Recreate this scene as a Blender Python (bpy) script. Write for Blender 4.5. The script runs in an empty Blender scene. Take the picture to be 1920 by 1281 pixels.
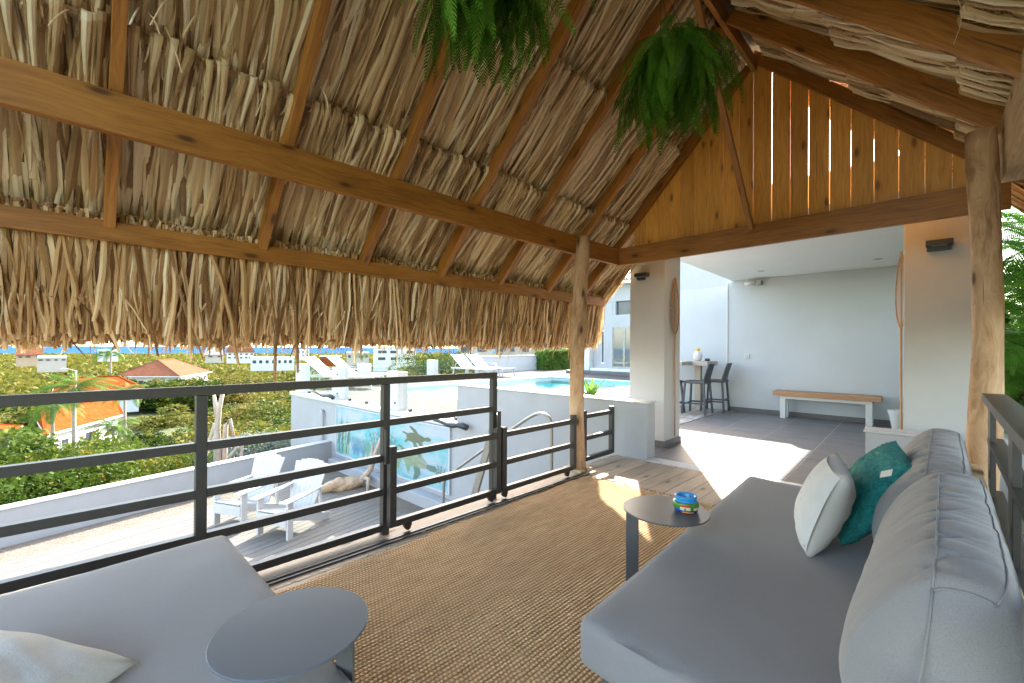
import bpy, math, random
import numpy as np
from math import sin, cos, pi, radians
random.seed(7); RNG = np.random.default_rng(7)
S = bpy.context.scene
COL = S.collection

# ------------------------------------------------------------------ camera
F_PX, YAW, PITCH, ROLL = 812.2, radians(44.94), radians(.175), radians(.3425)
def cam_basis():
    cy, sy = cos(YAW), sin(YAW)
    fwd = np.array([-sy, cy, 0]); right = np.array([cy, sy, 0]); up = np.array([0, 0, 1.])
    c, s = cos(PITCH), sin(PITCH); f2 = fwd*c+up*s; u2 = up*c-fwd*s
    c, s = cos(ROLL), sin(ROLL)
    return right*c+u2*s, u2*c-right*s, f2
R_, U_, F_ = cam_basis()
cam = bpy.data.cameras.new('camera'); camo = bpy.data.objects.new('camera', cam); COL.objects.link(camo)
from mathutils import Matrix, Vector
m = Matrix.Identity(4)
for i in range(3):
    m[i][0] = R_[i]; m[i][1] = U_[i]; m[i][2] = -F_[i]
m[0][3], m[1][3], m[2][3] = 0, 0, 1.3
camo.matrix_world = m
cam.sensor_width = 36; cam.lens = F_PX/1920*36; cam.shift_y = 10.2/1920
cam.clip_start = .02; cam.clip_end = 40000
S.camera = camo

# ------------------------------------------------------------------ world and sun
SUN_AZ = np.array([-.532, .847]); SUN_EL = radians(36.5)
W = bpy.data.worlds.new('World'); S.world = W; W.use_nodes = True
wn = W.node_tree; wn.nodes.clear()
sky = wn.nodes.new('ShaderNodeTexSky'); sky.sky_type = 'NISHITA'; sky.sun_disc = False
sky.sun_elevation = SUN_EL; sky.sun_rotation = math.atan2(SUN_AZ[0], SUN_AZ[1])
sky.altitude = 50; sky.air_density = 1.0; sky.dust_density = 1.6; sky.ozone_density = 1.0
bg = wn.nodes.new('ShaderNodeBackground'); bg.inputs[1].default_value = .15
wo = wn.nodes.new('ShaderNodeOutputWorld')
tint = wn.nodes.new('ShaderNodeMix'); tint.data_type = 'RGBA'; tint.blend_type = 'MULTIPLY'; tint.inputs[0].default_value = 1; tint.inputs[7].default_value = (1.10, .98, .82, 1)
wn.links.new(sky.outputs[0], tint.inputs[6]); wn.links.new(tint.outputs[2], bg.inputs[0]); wn.links.new(bg.outputs[0], wo.inputs[0])
sl = bpy.data.lights.new('sun', 'SUN'); sl.energy = 2.0; sl.angle = radians(.6); sl.color = (1, .95, .87)
so = bpy.data.objects.new('sun', sl); COL.objects.link(so)
sd = Vector((SUN_AZ[0]*cos(SUN_EL), SUN_AZ[1]*cos(SUN_EL), sin(SUN_EL)))
so.rotation_euler = sd.to_track_quat('Z', 'Y').to_euler(); so.location = (-20, 30, 40)
S.view_settings.view_transform = 'Standard'; S.view_settings.look = 'None'
S.view_settings.exposure = 3.3; S.view_settings.gamma = 1
S.view_settings.use_curve_mapping = False
S.render.engine = 'CYCLES'
S.cycles.max_bounces = 10; S.cycles.diffuse_bounces = 7; S.cycles.glossy_bounces = 4
S.cycles.transparent_max_bounces = 12; S.cycles.caustics_reflective = False; S.cycles.caustics_refractive = False
S.cycles.use_denoising = True

# ------------------------------------------------------------------ frames
def ident(p): return p
def rotframe(ang, ox=0, oy=0):
    c, s = cos(ang), sin(ang)
    def f(p):
        p = np.asarray(p, float); q = p.copy()
        q[..., 0] = ox+p[..., 0]*c-p[..., 1]*s; q[..., 1] = oy+p[..., 0]*s+p[..., 1]*c
        return q
    return f
HF = rotframe(radians(2.11))                      # frame of the house, terrace and pool
LA = radians(14.2)
LF = rotframe(LA, -9.43, -.76)                    # frame of the lower sun terrace (x across from wall, y along wall)

# ------------------------------------------------------------------ mesh collector
class MB:
    def __init__(s): s.v = []; s.f = []; s.uv = []; s.n = 0
    def add(s, vs, fs, uvs=None):
        vs = np.asarray(vs, float); s.v.append(vs)
        for k, f in enumerate(fs):
            s.f.append([i+s.n for i in f]); s.uv.append(uvs[k] if uvs is not None else [(0, 0)]*len(f))
        s.n += len(vs)
    def box(s, x0, x1, y0, y1, z0, z1, fr=ident):
        c = [(x0, y0, z0), (x1, y0, z0), (x1, y1, z0), (x0, y1, z0), (x0, y0, z1), (x1, y0, z1), (x1, y1, z1), (x0, y1, z1)]
        c = np.array(c, float); fs = [(0, 3, 2, 1), (4, 5, 6, 7), (0, 1, 5, 4), (1, 2, 6, 5), (2, 3, 7, 6), (3, 0, 4, 7)]
        L = [x1-x0, y1-y0, z1-z0]; ax = int(np.argmax(np.abs(L))); ot = [a for a in range(3) if a != ax]
        o1, o2 = random.random()*20, random.random()*20
        uvs = []
        for f in fs:
            pts = c[list(f)]; var = [np.ptp(pts[:, a]) for a in ot]
            b = ot[int(np.argmax(var))]
            uvs.append([(p[ax]+o1, p[b]+o2) for p in pts])
        s.add(fr(c), fs, uvs); return s
    def bar(s, a, b, w, h, up=(0, 0, 1), taper=1.):
        a = np.array(a, float); b = np.array(b, float); d = b-a; L = np.linalg.norm(d); d /= L
        up = np.array(up, float); x = np.cross(d, up); x /= np.linalg.norm(x); y = np.cross(x, d)
        c = []
        for p, k in ((a, 1.), (b, taper)):
            for i, j in ((-1, -1), (1, -1), (1, 1), (-1, 1)): c.append(p+x*i*w/2*k+y*j*h/2*k)
        fs = [(3, 2, 1, 0), (4, 5, 6, 7), (0, 1, 5, 4), (1, 2, 6, 5), (2, 3, 7, 6), (3, 0, 4, 7)]
        o1, o2 = random.random()*20, random.random()*20
        uvs = [[(o1+q[0]*.1, o2+q[1]) for q in ((0, 0), (w, 0), (w, h), (0, h))]]*2
        for wd in (w, h, w, h): uvs.append([(o1, o2), (o1, o2+wd), (o1+L, o2+wd), (o1+L, o2)]); o2 += wd
        s.add(c, fs, uvs); return s
    def tube(s, pts, r, n=8, cap=True):
        pts = np.array(pts, float); K = len(pts); rr = np.ones(K)*r if np.isscalar(r) else np.array(r, float)
        t = np.gradient(pts, axis=0); t /= np.linalg.norm(t, axis=1)[:, None]
        ref = np.array([0, 0, 1.]) if abs(t[0][2]) < .9 else np.array([1., 0, 0])
        vs = []; o1, o2 = random.random()*20, random.random()*20
        for k in range(K):
            x = np.cross(t[k], ref); x /= np.linalg.norm(x); y = np.cross(x, t[k])
            for i in range(n): a = 2*pi*i/n; vs.append(pts[k]+rr[k]*(x*cos(a)+y*sin(a)))
        Ls = np.concatenate([[0], np.cumsum(np.linalg.norm(np.diff(pts, axis=0), axis=1))])
        fs, uvs = [], []
        for k in range(K-1):
            for i in range(n):
                j = (i+1) % n; fs.append((k*n+i, k*n+j, (k+1)*n+j, (k+1)*n+i))
                c = 2*pi*rr[0]/n
                uvs.append([(o1+Ls[k], o2+c*i), (o1+Ls[k], o2+c*(i+1)), (o1+Ls[k+1], o2+c*(i+1)), (o1+Ls[k+1], o2+c*i)])
        if cap:
            fs.append(tuple(reversed(range(n)))); uvs.append([(0, 0)]*n)
            fs.append(tuple((K-1)*n+i for i in range(n))); uvs.append([(0, 0)]*n)
        s.add(vs, fs, uvs); return s
    def lathe(s, c, prof, n=24, a0=0, a1=2*pi):
        full = abs(a1-a0-2*pi) < 1e-6; vs = []; m_ = n if full else n+1
        for r, z in prof:
            for i in range(m_): a = a0+(a1-a0)*i/n; vs.append((c[0]+r*cos(a), c[1]+r*sin(a), c[2]+z))
        fs = []
        for k in range(len(prof)-1):
            for i in range(n):
                j = (i+1) % m_; fs.append((k*m_+i, k*m_+j, (k+1)*m_+j, (k+1)*m_+i))
        s.add(vs, fs); return s
    def disc(s, c, r, n=32, rx=1.):
        s.add([(c[0]+r*cos(2*pi*i/n), c[1]+r*sin(2*pi*i/n), c[2]) for i in range(n)], [tuple(range(n))]); return s
    def prism(s, poly, a, b, fr=None):          # poly: list of 3d pts on one face, offset vector b-a
        poly = np.array(poly, float); off = np.array(b, float)-np.array(a, float); n = len(poly)
        vs = np.concatenate([poly, poly+off])
        if fr: vs = fr(vs)
        fs = [tuple(range(n)), tuple(reversed(range(n, 2*n)))]+[(i, i+n, (i+1) % n+n, (i+1) % n) for i in range(n)]
        s.add(vs, fs); return s
    def build(s, name, mat, parent=None, bevel=0, smooth=False, loc=None, seg=2, angle=40):
        v = np.concatenate(s.v)
        if parent is not None: base = np.array(root_loc(parent))
        elif loc is not None: base = np.array(loc, float)
        else: base = np.array([(v[:, 0].min()+v[:, 0].max())/2, (v[:, 1].min()+v[:, 1].max())/2, v[:, 2].min()])
        v = v-base
        me = bpy.data.meshes.new(name); me.from_pydata(v.tolist(), [], s.f); 
        ul = me.uv_layers.new(name='UVMap'); ul.data.foreach_set('uv', np.array([c for f in s.uv for c in f], dtype=np.float32).ravel())
        me.materials.append(mat)
        if smooth: me.polygons.foreach_set('use_smooth', [True]*len(me.polygons))
        o = bpy.data.objects.new(name, me); COL.objects.link(o)
        if parent is not None: o.parent = parent
        else: o.location = base
        if bevel:
            b = o.modifiers.new('bevel', 'BEVEL'); b.width = bevel; b.segments = seg; b.limit_method = 'ANGLE'; b.angle_limit = radians(angle)
        return o
def root_loc(o):
    l = Vector((0, 0, 0))
    while o is not None: l = l+o.location; o = o.parent
    return l
def fastmesh(name, v, q, mat, parent=None, uv=None, smooth=False, link=True, loc=None):
    v = np.asarray(v, np.float32).reshape(-1, 3); q = np.asarray(q, np.int32).reshape(-1, 4)
    base = np.zeros(3)
    if parent is not None: base = np.array(root_loc(parent))
    elif loc is not None: base = np.array(loc, float)
    me = bpy.data.meshes.new(name); me.vertices.add(len(v)); me.vertices.foreach_set('co', (v-base.astype(np.float32)).ravel())
    me.loops.add(len(q)*4); me.loops.foreach_set('vertex_index', q.ravel())
    me.polygons.add(len(q)); me.polygons.foreach_set('loop_start', np.arange(len(q))*4)
    if uv is not None:
        ul = me.uv_layers.new(name='UVMap'); ul.data.foreach_set('uv', np.asarray(uv, np.float32)[q.ravel()].ravel())
    me.materials.append(mat)
    me.polygons.foreach_set('use_smooth', [smooth]*len(q))
    me.update(calc_edges=True); me.validate()
    if not link: return me
    o = bpy.data.objects.new(name, me); COL.objects.link(o)
    if parent is not None: o.parent = parent
    else: o.location = base
    return o
def tag(o, label=None, cat=None, group=None, kind=None):
    if label: o['label'] = label
    if cat: o['category'] = cat
    if group: o['group'] = group
    if kind: o['kind'] = kind
    return o
def empty(name, loc, label=None, cat=None, group=None, kind=None, rz=0):
    o = bpy.data.objects.new(name, None); COL.objects.link(o); o.location = loc; o.rotation_euler[2] = rz
    o.empty_display_size = .1
    return tag(o, label, cat, group, kind)
def copy_tree(o, parent=None):
    c = o.copy(); COL.objects.link(c); c.parent = parent
    for ch in list(o.children): copy_tree(ch, c)
    return c
def inst(name, me, parent, loc, rot=None, scale=None):
    o = bpy.data.objects.new(name, me); COL.objects.link(o); o.parent = parent
    o.location = Vector(loc)-root_loc(parent) if parent else loc
    if rot is not None: o.rotation_euler = rot
    if scale is not None: o.scale = scale
    return o
def arc(a, b, sag, n=6):
    a, b = np.array(a, float), np.array(b, float)
    return [a+(b-a)*t+np.array([0, 0, -sag*4*t*(1-t)]) for t in np.linspace(0, 1, n)]

# ------------------------------------------------------------------ materials
def newmat(name):
    m_ = bpy.data.materials.new(name); m_.use_nodes = True; nt = m_.node_tree
    return m_, nt, nt.nodes['Principled BSDF']
def N(nt, t, **k):
    n = nt.nodes.new(t)
    for a, b in k.items(): setattr(n, a, b)
    return n
def ramp(nt, fac, stops):
    r = N(nt, 'ShaderNodeValToRGB'); nt.links.new(fac, r.inputs[0]); e = r.color_ramp.elements
    while len(e) < len(stops): e.new(.5)
    for k, (p, c) in enumerate(stops): e[k].position = p; e[k].color = (*c, 1) if len(c) == 3 else c
    return r.outputs[0]
def noise(nt, vec, scale, detail=5, rough=.6, dist=0):
    n = N(nt, 'ShaderNodeTexNoise'); n.inputs['Scale'].default_value = scale; n.inputs['Detail'].default_value = detail
    n.inputs['Roughness'].default_value = rough; n.inputs['Distortion'].default_value = dist
    if vec is not None: nt.links.new(vec, n.inputs['Vector'])
    return n.outputs['Fac']
def mapping(nt, src, scale=(1, 1, 1), rot=(0, 0, 0), loc=(0, 0, 0)):
    m_ = N(nt, 'ShaderNodeMapping'); m_.inputs['Scale'].default_value = scale; m_.inputs['Rotation'].default_value = rot; m_.inputs['Location'].default_value = loc
    nt.links.new(src, m_.inputs['Vector']); return m_.outputs[0]
def bump(nt, b, h, strength, dist=.01):
    n = N(nt, 'ShaderNodeBump'); n.inputs['Strength'].default_value = strength; n.inputs['Distance'].default_value = dist
    nt.links.new(h, n.inputs['Height']); nt.links.new(n.outputs[0], b.inputs['Normal']); return n
def mix(nt, fac, a, b, mode='MIX'):
    n = N(nt, 'ShaderNodeMix', data_type='RGBA', blend_type=mode)
    for k, x in ((0, fac), (6, a), (7, b)):
        if hasattr(x, 'is_linked') or hasattr(x, 'links'): nt.links.new(x, n.inputs[k])
        else: n.inputs[k].default_value = x if k == 0 else ((*x, 1) if len(x) == 3 else x)
    return n.outputs[2]
def math_(nt, op, a, b=0, c=None):
    n = N(nt, 'ShaderNodeMath', operation=op)
    for k, x in ((0, a), (1, b), (2, c)):
        if x is None: continue
        if hasattr(x, 'links'): nt.links.new(x, n.inputs[k])
        else: n.inputs[k].default_value = x
    return n.outputs[0]
def pm(name, c1, c2, scale=4, rough=.6, bmp=.1, bscale=60, dist=.003, metal=0, spec=.5, stretch=(1, 1, 1), bstretch=(1, 1, 1)):
    m_, nt, b = newmat(name); tc = N(nt, 'ShaderNodeTexCoord').outputs['Object']
    v = mapping(nt, tc, stretch)
    f = noise(nt, v, scale, 6, .65)
    nt.links.new(ramp(nt, f, [(.3, c1), (.7, c2)]), b.inputs['Base Color'])
    b.inputs['Roughness'].default_value = rough; b.inputs['Metallic'].default_value = metal
    b.inputs['Specular IOR Level'].default_value = spec
    if bmp: bump(nt, b, noise(nt, mapping(nt, tc, bstretch), bscale, 4, .6), bmp, dist)
    return m_
def wood(name, c1, c2, c3, rough=.55, knots=True, grain=22, vary=.0, darkgap=None):
    m_, nt, b = newmat(name); uv = N(nt, 'ShaderNodeTexCoord').outputs['UV']
    warp = noise(nt, mapping(nt, uv, (1.2, 5, 1)), 1.5, 3, .5)
    v = mapping(nt, uv, (1., grain, 1))
    wv = N(nt, 'ShaderNodeVectorMath', operation='ADD'); nt.links.new(v, wv.inputs[0])
    cw = N(nt, 'ShaderNodeCombineXYZ'); nt.links.new(math_(nt, 'MULTIPLY', warp, 2.5), cw.inputs[1]); nt.links.new(cw.outputs[0], wv.inputs[1])
    g = noise(nt, wv.outputs[0], 3.0, 6, .7)
    big = noise(nt, mapping(nt, uv, (.7, 3, 1)), 2.0, 3, .5)
    f = math_(nt, 'ADD', math_(nt, 'MULTIPLY', g, .7), math_(nt, 'MULTIPLY', big, .3))
    col = ramp(nt, f, [(.32, c1), (.5, c2), (.68, c3)])
    if knots:
        vo = N(nt, 'ShaderNodeTexVoronoi'); vo.voronoi_dimensions = '2D'; vo.inputs['Scale'].default_value = 1.0; vo.inputs['Randomness'].default_value = 1
        nt.links.new(mapping(nt, uv, (1.5, 4.2, 1)), vo.inputs['Vector'])
        k = ramp(nt, vo.outputs['Distance'], [(.035, (1, 1, 1)), (.085, (0, 0, 0))])
        col = mix(nt, k, col, tuple(x*.22 for x in c1))
        k2 = ramp(nt, vo.outputs['Distance'], [(.07, (1, 1, 1)), (.2, (0, 0, 0))])
        col = mix(nt, math_(nt, 'MULTIPLY', k2, .4), col, c1)
    ck = noise(nt, mapping(nt, uv, (.55, 30, 1)), 2.2, 2, .5); col = mix(nt, ramp(nt, ck, [(.27, (.75, .75, .75)), (.31, (0, 0, 0))]), col, tuple(x*.35 for x in c1))
    oi = N(nt, 'ShaderNodeObjectInfo')
    if vary:
        hsv = N(nt, 'ShaderNodeHueSaturation'); nt.links.new(col, hsv.inputs['Color'])
        nt.links.new(math_(nt, 'MULTIPLY_ADD', oi.outputs['Random'], vary, 1-vary/2), hsv.inputs['Value']); col = hsv.outputs[0]
    nt.links.new(col, b.inputs['Base Color']); b.inputs['Roughness'].default_value = rough; b.inputs['Specular IOR Level'].default_value = .5 if rough < .6 else .2
    bump(nt, b, g, .25, .002)
    return m_
M = {}
M['pine'] = wood('stained_pine', (.16, .055, .008), (.33, .13, .019), (.45, .205, .036), .5, vary=.28)
M['pine_board'] = wood('stained_pine_board', (.44, .17, .024), (.70, .33, .062), (.82, .44, .10), .5, vary=.3)
M['rough_wood'] = wood('rough_sawn_wood', (.34, .22, .12), (.50, .35, .20), (.62, .46, .29), .7, grain=14)
M['log'] = wood('peeled_log', (.18, .085, .035), (.46, .28, .155), (.62, .43, .28), .65, grain=8)
M['deck'] = wood('weathered_deck', (.34, .27, .20), (.47, .38, .29), (.57, .48, .38), .7, vary=.2)
M['deck_pale'] = wood('bleached_deck', (.12, .108, .092), (.158, .146, .13), (.195, .182, .165), .75, knots=False, vary=.12)
M['bench_wood'] = wood('bench_plank', (.22, .10, .045), (.32, .16, .075), (.42, .23, .12), .45, knots=False)
M['bar_wood'] = wood('pale_bar_plank', (.30, .26, .22), (.42, .38, .33), (.55, .50, .45), .6)
def straw(name, cs, sat=1.):
    m_, nt, b = newmat(name); uv = N(nt, 'ShaderNodeTexCoord').outputs['UV']
    sep = N(nt, 'ShaderNodeSeparateXYZ'); nt.links.new(uv, sep.inputs[0])
    wn_ = N(nt, 'ShaderNodeTexWhiteNoise', noise_dimensions='1D'); nt.links.new(sep.outputs[1], wn_.inputs['W'])
    oi = N(nt, 'ShaderNodeObjectInfo')
    rnd = math_(nt, 'FRACT', math_(nt, 'ADD', wn_.outputs['Value'], oi.outputs['Random']))
    st = noise(nt, mapping(nt, uv, (2.5, 37., 1)), 1., 4, .6)
    f = math_(nt, 'ADD', math_(nt, 'MULTIPLY', rnd, .82), math_(nt, 'MULTIPLY', st, .18))
    col = ramp(nt, f, [(.12, cs[0]), (.4, cs[1]), (.65, cs[2]), (.9, cs[3])])
    nt.links.new(col, b.inputs['Base Color']); b.inputs['Roughness'].default_value = .5; b.inputs['Specular IOR Level'].default_value = .3
    tl = N(nt, 'ShaderNodeBsdfTranslucent'); nt.links.new(col, tl.inputs[0])
    ms = N(nt, 'ShaderNodeMixShader'); ms.inputs[0].default_value = .22
    nt.links.new(b.outputs[0], ms.inputs[1]); nt.links.new(tl.outputs[0], ms.inputs[2])
    nt.links.new(ms.outputs[0], nt.nodes['Material Output'].inputs[0])
    return m_
M['straw'] = straw('dry_palm_leaf', [(.22, .11, .04), (.66, .46, .24), (.90, .72, .44), (.96, .86, .64)])
M['fringe'] = straw('brown_palm_leaf', [(.15, .06, .018), (.54, .31, .12), (.83, .57, .29), (.95, .79, .52)])
M['stalk'] = straw('palm_leaf_stalk', [(.22, .15, .09), (.40, .30, .19), (.52, .42, .28), (.62, .52, .38)])
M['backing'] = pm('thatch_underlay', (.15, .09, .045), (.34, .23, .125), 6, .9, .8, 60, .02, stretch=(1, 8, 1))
M['steel'] = pm('dark_grey_powder_coat', (.024, .021, .019), (.034, .030, .027), 30, .45, .05, 300)
M['steel2'] = pm('galvanised_rail', (.22, .21, .19), (.33, .32, .29), 8, .4, .1, 80, metal=.6)
M['wall'] = pm('white_render', (.32, .32, .33), (.37, .372, .385), 1.2, .85, .15, 90, .002)
M['wall_warm'] = pm('off_white_render', (.41, .41, .405), (.46, .46, .455), 1.0, .85, .15, 90, .002)
M['wall_grey'] = pm('pale_grey_blue_render', (.43, .455, .48), (.47, .495, .52), .9, .85, .12, 90, .002)
M['white'] = pm('white_paint', (.50, .50, .49), (.56, .56, .55), 5, .45, .05, 60)
M['plastic_white'] = pm('white_plastic_board', (.44, .44, .44), (.50, .50, .50), 5, .4, .05, 80)
M['ceil'] = pm('white_ceiling_paint', (.74, .74, .73), (.79, .79, .78), 1, .9, .1, 60)
M['black'] = pm('black_plastic', (.02, .02, .022), (.035, .035, .038), 10, .4, 0)
M['stool'] = pm('anthracite_plastic', (.035, .038, .045), (.05, .054, .062), 10, .45, .08, 90)
M['skirting'] = pm('skirting_tile', (.085, .082, .085), (.12, .115, .118), 3, .5, 0)
M['tile'] = None
M['grout'] = pm('grout', (.45, .45, .45), (.52, .52, .52), 20, .9, 0)
M['concrete'] = pm('concrete_edge', (.55, .55, .54), (.66, .66, .65), 4, .85, .3, 50)
M['sand'] = pm('beach_sand', (.15, .127, .10), (.20, .172, .145), 5, .95, .8, 25, .03, spec=.1)
M['rock'] = pm('brown_rock', (.42, .28, .17), (.62, .46, .31), 7, .8, .8, 12, .05)
M['driftwood'] = pm('driftwood', (.34, .25, .18), (.52, .42, .33), 12, .8, .6, 30, .01, stretch=(1, 1, .3))
M['rug_edge'] = pm('loose_jute', (.30, .19, .09), (.50, .35, .19), 60, .9, .2, 200)
M['pebble'] = pm('dark_soil', (.02, .018, .015), (.07, .06, .05), 60, .95, .6, 60, .02)
M['glassmark'] = M['black']
def tile_mat():
    m_, nt, b = newmat('grey_stone_tile'); tc = N(nt, 'ShaderNodeTexCoord').outputs['Object']; oi = N(nt, 'ShaderNodeObjectInfo')
    va = N(nt, 'ShaderNodeVectorMath', operation='ADD'); nt.links.new(tc, va.inputs[0])
    cx = N(nt, 'ShaderNodeCombineXYZ'); nt.links.new(math_(nt, 'MULTIPLY', oi.outputs['Random'], 40.), cx.inputs[0]); nt.links.new(cx.outputs[0], va.inputs[1])
    f = noise(nt, mapping(nt, va.outputs[0], (1, 2.6, 1), (0, 0, .4)), 1.6, 7, .65, .6)
    nt.links.new(ramp(nt, f, [(.3, (.115, .109, .112)), (.5, (.145, .138, .141)), (.72, (.185, .177, .18))]), b.inputs['Base Color'])
    b.inputs['Roughness'].default_value = .42
    bump(nt, b, noise(nt, tc, 50, 4), .06, .002); return m_
M['tile'] = tile_mat()
def fabric(name, c1, c2, weave=900, rough=.85, wr=0, sheen=.2, spec=.3):
    m_, nt, b = newmat(name); tc = N(nt, 'ShaderNodeTexCoord').outputs['Object']
    f = noise(nt, tc, 2.5, 4, .6); f2 = noise(nt, tc, 420, 2, .6)
    fm = math_(nt, 'ADD', math_(nt, 'MULTIPLY', f, .45), math_(nt, 'MULTIPLY', f2, .55))
    nt.links.new(ramp(nt, fm, [(.35, c1), (.65, c2)]), b.inputs['Base Color'])
    b.inputs['Roughness'].default_value = rough; b.inputs['Sheen Weight'].default_value = sheen; b.inputs['Specular IOR Level'].default_value = spec
    w1 = N(nt, 'ShaderNodeTexChecker'); w1.inputs['Scale'].default_value = weave; nt.links.new(tc, w1.inputs[0])
    h = math_(nt, 'ADD', math_(nt, 'MULTIPLY', f2, .6), math_(nt, 'MULTIPLY', noise(nt, tc, 9, 4, .6), wr))
    bump(nt, b, h, .5, (.004 if wr < 1 else .008)); return m_
M['seat'] = fabric('grey_seat_fabric', (.195, .187, .193), (.24, .231, .237), wr=.3)
M['bolster'] = fabric('light_grey_bolster_fabric', (.205, .196, .196), (.265, .255, .256), wr=.6)
M['daybed'] = fabric('taupe_grey_fabric', (.235, .222, .22), (.285, .271, .267), wr=.4)
M['cream'] = fabric('cream_cotton', (.42, .395, .355), (.51, .48, .435), wr=.8)
M['creamw'] = fabric('white_embroidery', (.52, .52, .52), (.64, .64, .64), wr=3.0)
M['fluff'] = fabric('white_plush', (.48, .465, .43), (.60, .585, .55), wr=3)
M['teal'] = pm('teal_knit', (.004, .13, .13), (.02, .30, .28), 45, .8, 1.0, 45, .02)
M['tagw'] = M['white']
M['sling'] = pm('white_sling', (.60, .61, .62), (.66, .67, .68), 8, .6, .1, 200)
M['tabletop'] = pm('blue_grey_powder_coat', (.105, .12, .145), (.118, .133, .158), 3, .38, .03, 500)
M['table_dark'] = pm('charcoal_powder_coat', (.10, .10, .103), (.115, .115, .118), 3, .35, .03, 500)
M['terracotta'] = pm('orange_roof_tile', (.19, .04, .009), (.26, .07, .02), 1.5, .95, .6, 3, .1, spec=0)
M['redtile'] = pm('faded_red_roof_tile', (.17, .064, .034), (.24, .10, .06), 1.2, .95, .6, 2, .1, spec=0)
M['greyroof'] = pm('blue_grey_roof_tile', (.10, .12, .17), (.16, .19, .26), 3, .6, .4, 8, .05)
M['beige'] = pm('beige_render', (.36, .32, .265), (.42, .38, .33), .5, .9, 0)
M['peach'] = pm('peach_render', (.38, .26, .17), (.44, .32, .22), .5, .9, 0)
M['window'] = pm('dark_window_glass', (.03, .04, .055), (.06, .07, .09), 2, .12, 0)
M['trunk'] = pm('grey_bark', (.20, .16, .12), (.34, .28, .22), 5, .9, .6, 20, .03, stretch=(1, 1, 3))
M['pot'] = M['white']
M['hook'] = M['black']
M['seagrass'] = pm('woven_reed', (.22, .11, .045), (.46, .27, .13), 40, .7, .3, 100)
M['bamboo'] = pm('bamboo_cane', (.30, .15, .06), (.48, .27, .12), 14, .5, .2, 60, stretch=(1, 1, .2))
def leafmat(name, cs, rough=.6, trans=.3, objrand=.5, scale=1.2, wv=.22):
    cs = [tuple(x*(.72 if name not in ('fern_green',) else .8) for x in c) for c in cs]
    m_, nt, b = newmat(name); tc = N(nt, 'ShaderNodeTexCoord'); oi = N(nt, 'ShaderNodeObjectInfo')
    uv = N(nt, 'ShaderNodeSeparateXYZ'); nt.links.new(tc.outputs['UV'], uv.inputs[0])
    wn_ = N(nt, 'ShaderNodeTexWhiteNoise', noise_dimensions='1D'); nt.links.new(uv.outputs[1], wn_.inputs['W'])
    nz = noise(nt, tc.outputs['Object'], scale, 3, .6)
    f = math_(nt, 'ADD', math_(nt, 'MULTIPLY', wn_.outputs[0], wv), math_(nt, 'MULTIPLY', oi.outputs['Random'], objrand))
    f = math_(nt, 'ADD', f, math_(nt, 'MULTIPLY', nz, 1-wv-objrand))
    col = ramp(nt, f, [(.1+.8*k/(len(cs)-1), c) for k, c in enumerate(cs)])
    nt.links.new(col, b.inputs['Base Color']); b.inputs['Roughness'].default_value = rough; b.inputs['Specular IOR Level'].default_value = .06
    tl = N(nt, 'ShaderNodeBsdfTranslucent'); nt.links.new(col, tl.inputs[0])
    ms = N(nt, 'ShaderNodeMixShader'); ms.inputs[0].default_value = trans
    nt.links.new(b.outputs[0], ms.inputs[1]); nt.links.new(tl.outputs[0], ms.inputs[2]); nt.links.new(ms.outputs[0], nt.nodes['Material Output'].inputs[0])
    return m_
M['fern'] = leafmat('fern_green', [(.025, .075, .008), (.06, .17, .015), (.15, .33, .03), (.30, .48, .07)], objrand=.35)
M['palm'] = leafmat('palm_green', [(.03, .08, .01), (.07, .15, .02), (.13, .23, .035), (.22, .31, .06)], objrand=.3)
M['areca'] = leafmat('areca_green', [(.02, .08, .007), (.05, .17, .015), (.13, .30, .035), (.27, .42, .07)], objrand=.2, trans=.45)
M['banana'] = leafmat('broad_leaf_green', [(.05, .16, .02), (.08, .24, .03), (.13, .32, .05)], objrand=.1, trans=.4)
M['scrub'] = leafmat('dry_scrub', [(.03, .055, .008), (.075, .11, .014), (.14, .16, .022), (.23, .20, .04), (.20, .12, .04)], objrand=.5)
M['bushg'] = leafmat('green_bush', [(.016, .036, .005), (.042, .08, .011), (.09, .145, .018), (.18, .20, .025)], objrand=.45)
M['autumn'] = leafmat('yellow_orange_bush', [(.07, .12, .014), (.17, .18, .02), (.30, .19, .02), (.33, .13, .025)], objrand=.1, scale=.8)
M['silver'] = leafmat('silver_green_leaf', [(.13, .19, .15), (.22, .28, .24), (.33, .39, .35)], objrand=.1)
M['hedge'] = leafmat('hedge_green', [(.03, .09, .012), (.07, .16, .02), (.15, .26, .05), (.36, .42, .22)], objrand=.1)
M['agave'] = leafmat('agave_leaf', [(.10, .24, .05), (.18, .36, .07), (.28, .46, .10)], objrand=.1)
def terrain_mat():
    m_, nt, b = newmat('dry_scrubland'); tc = N(nt, 'ShaderNodeTexCoord').outputs['Object']
    f = math_(nt, 'ADD', math_(nt, 'MULTIPLY', noise(nt, tc, .03, 6, .7), .6), math_(nt, 'MULTIPLY', noise(nt, tc, .6, 5, .7), .4))
    nt.links.new(ramp(nt, f, [(.3, (.02, .038, .007)), (.45, (.045, .065, .012)), (.58, (.085, .092, .025)), (.75, (.14, .11, .05))]), b.inputs['Base Color'])
    b.inputs['Roughness'].default_value = .95; bump(nt, b, noise(nt, tc, 1.5, 5, .7), .8, .5); return m_
M['terrain'] = terrain_mat()
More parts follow.
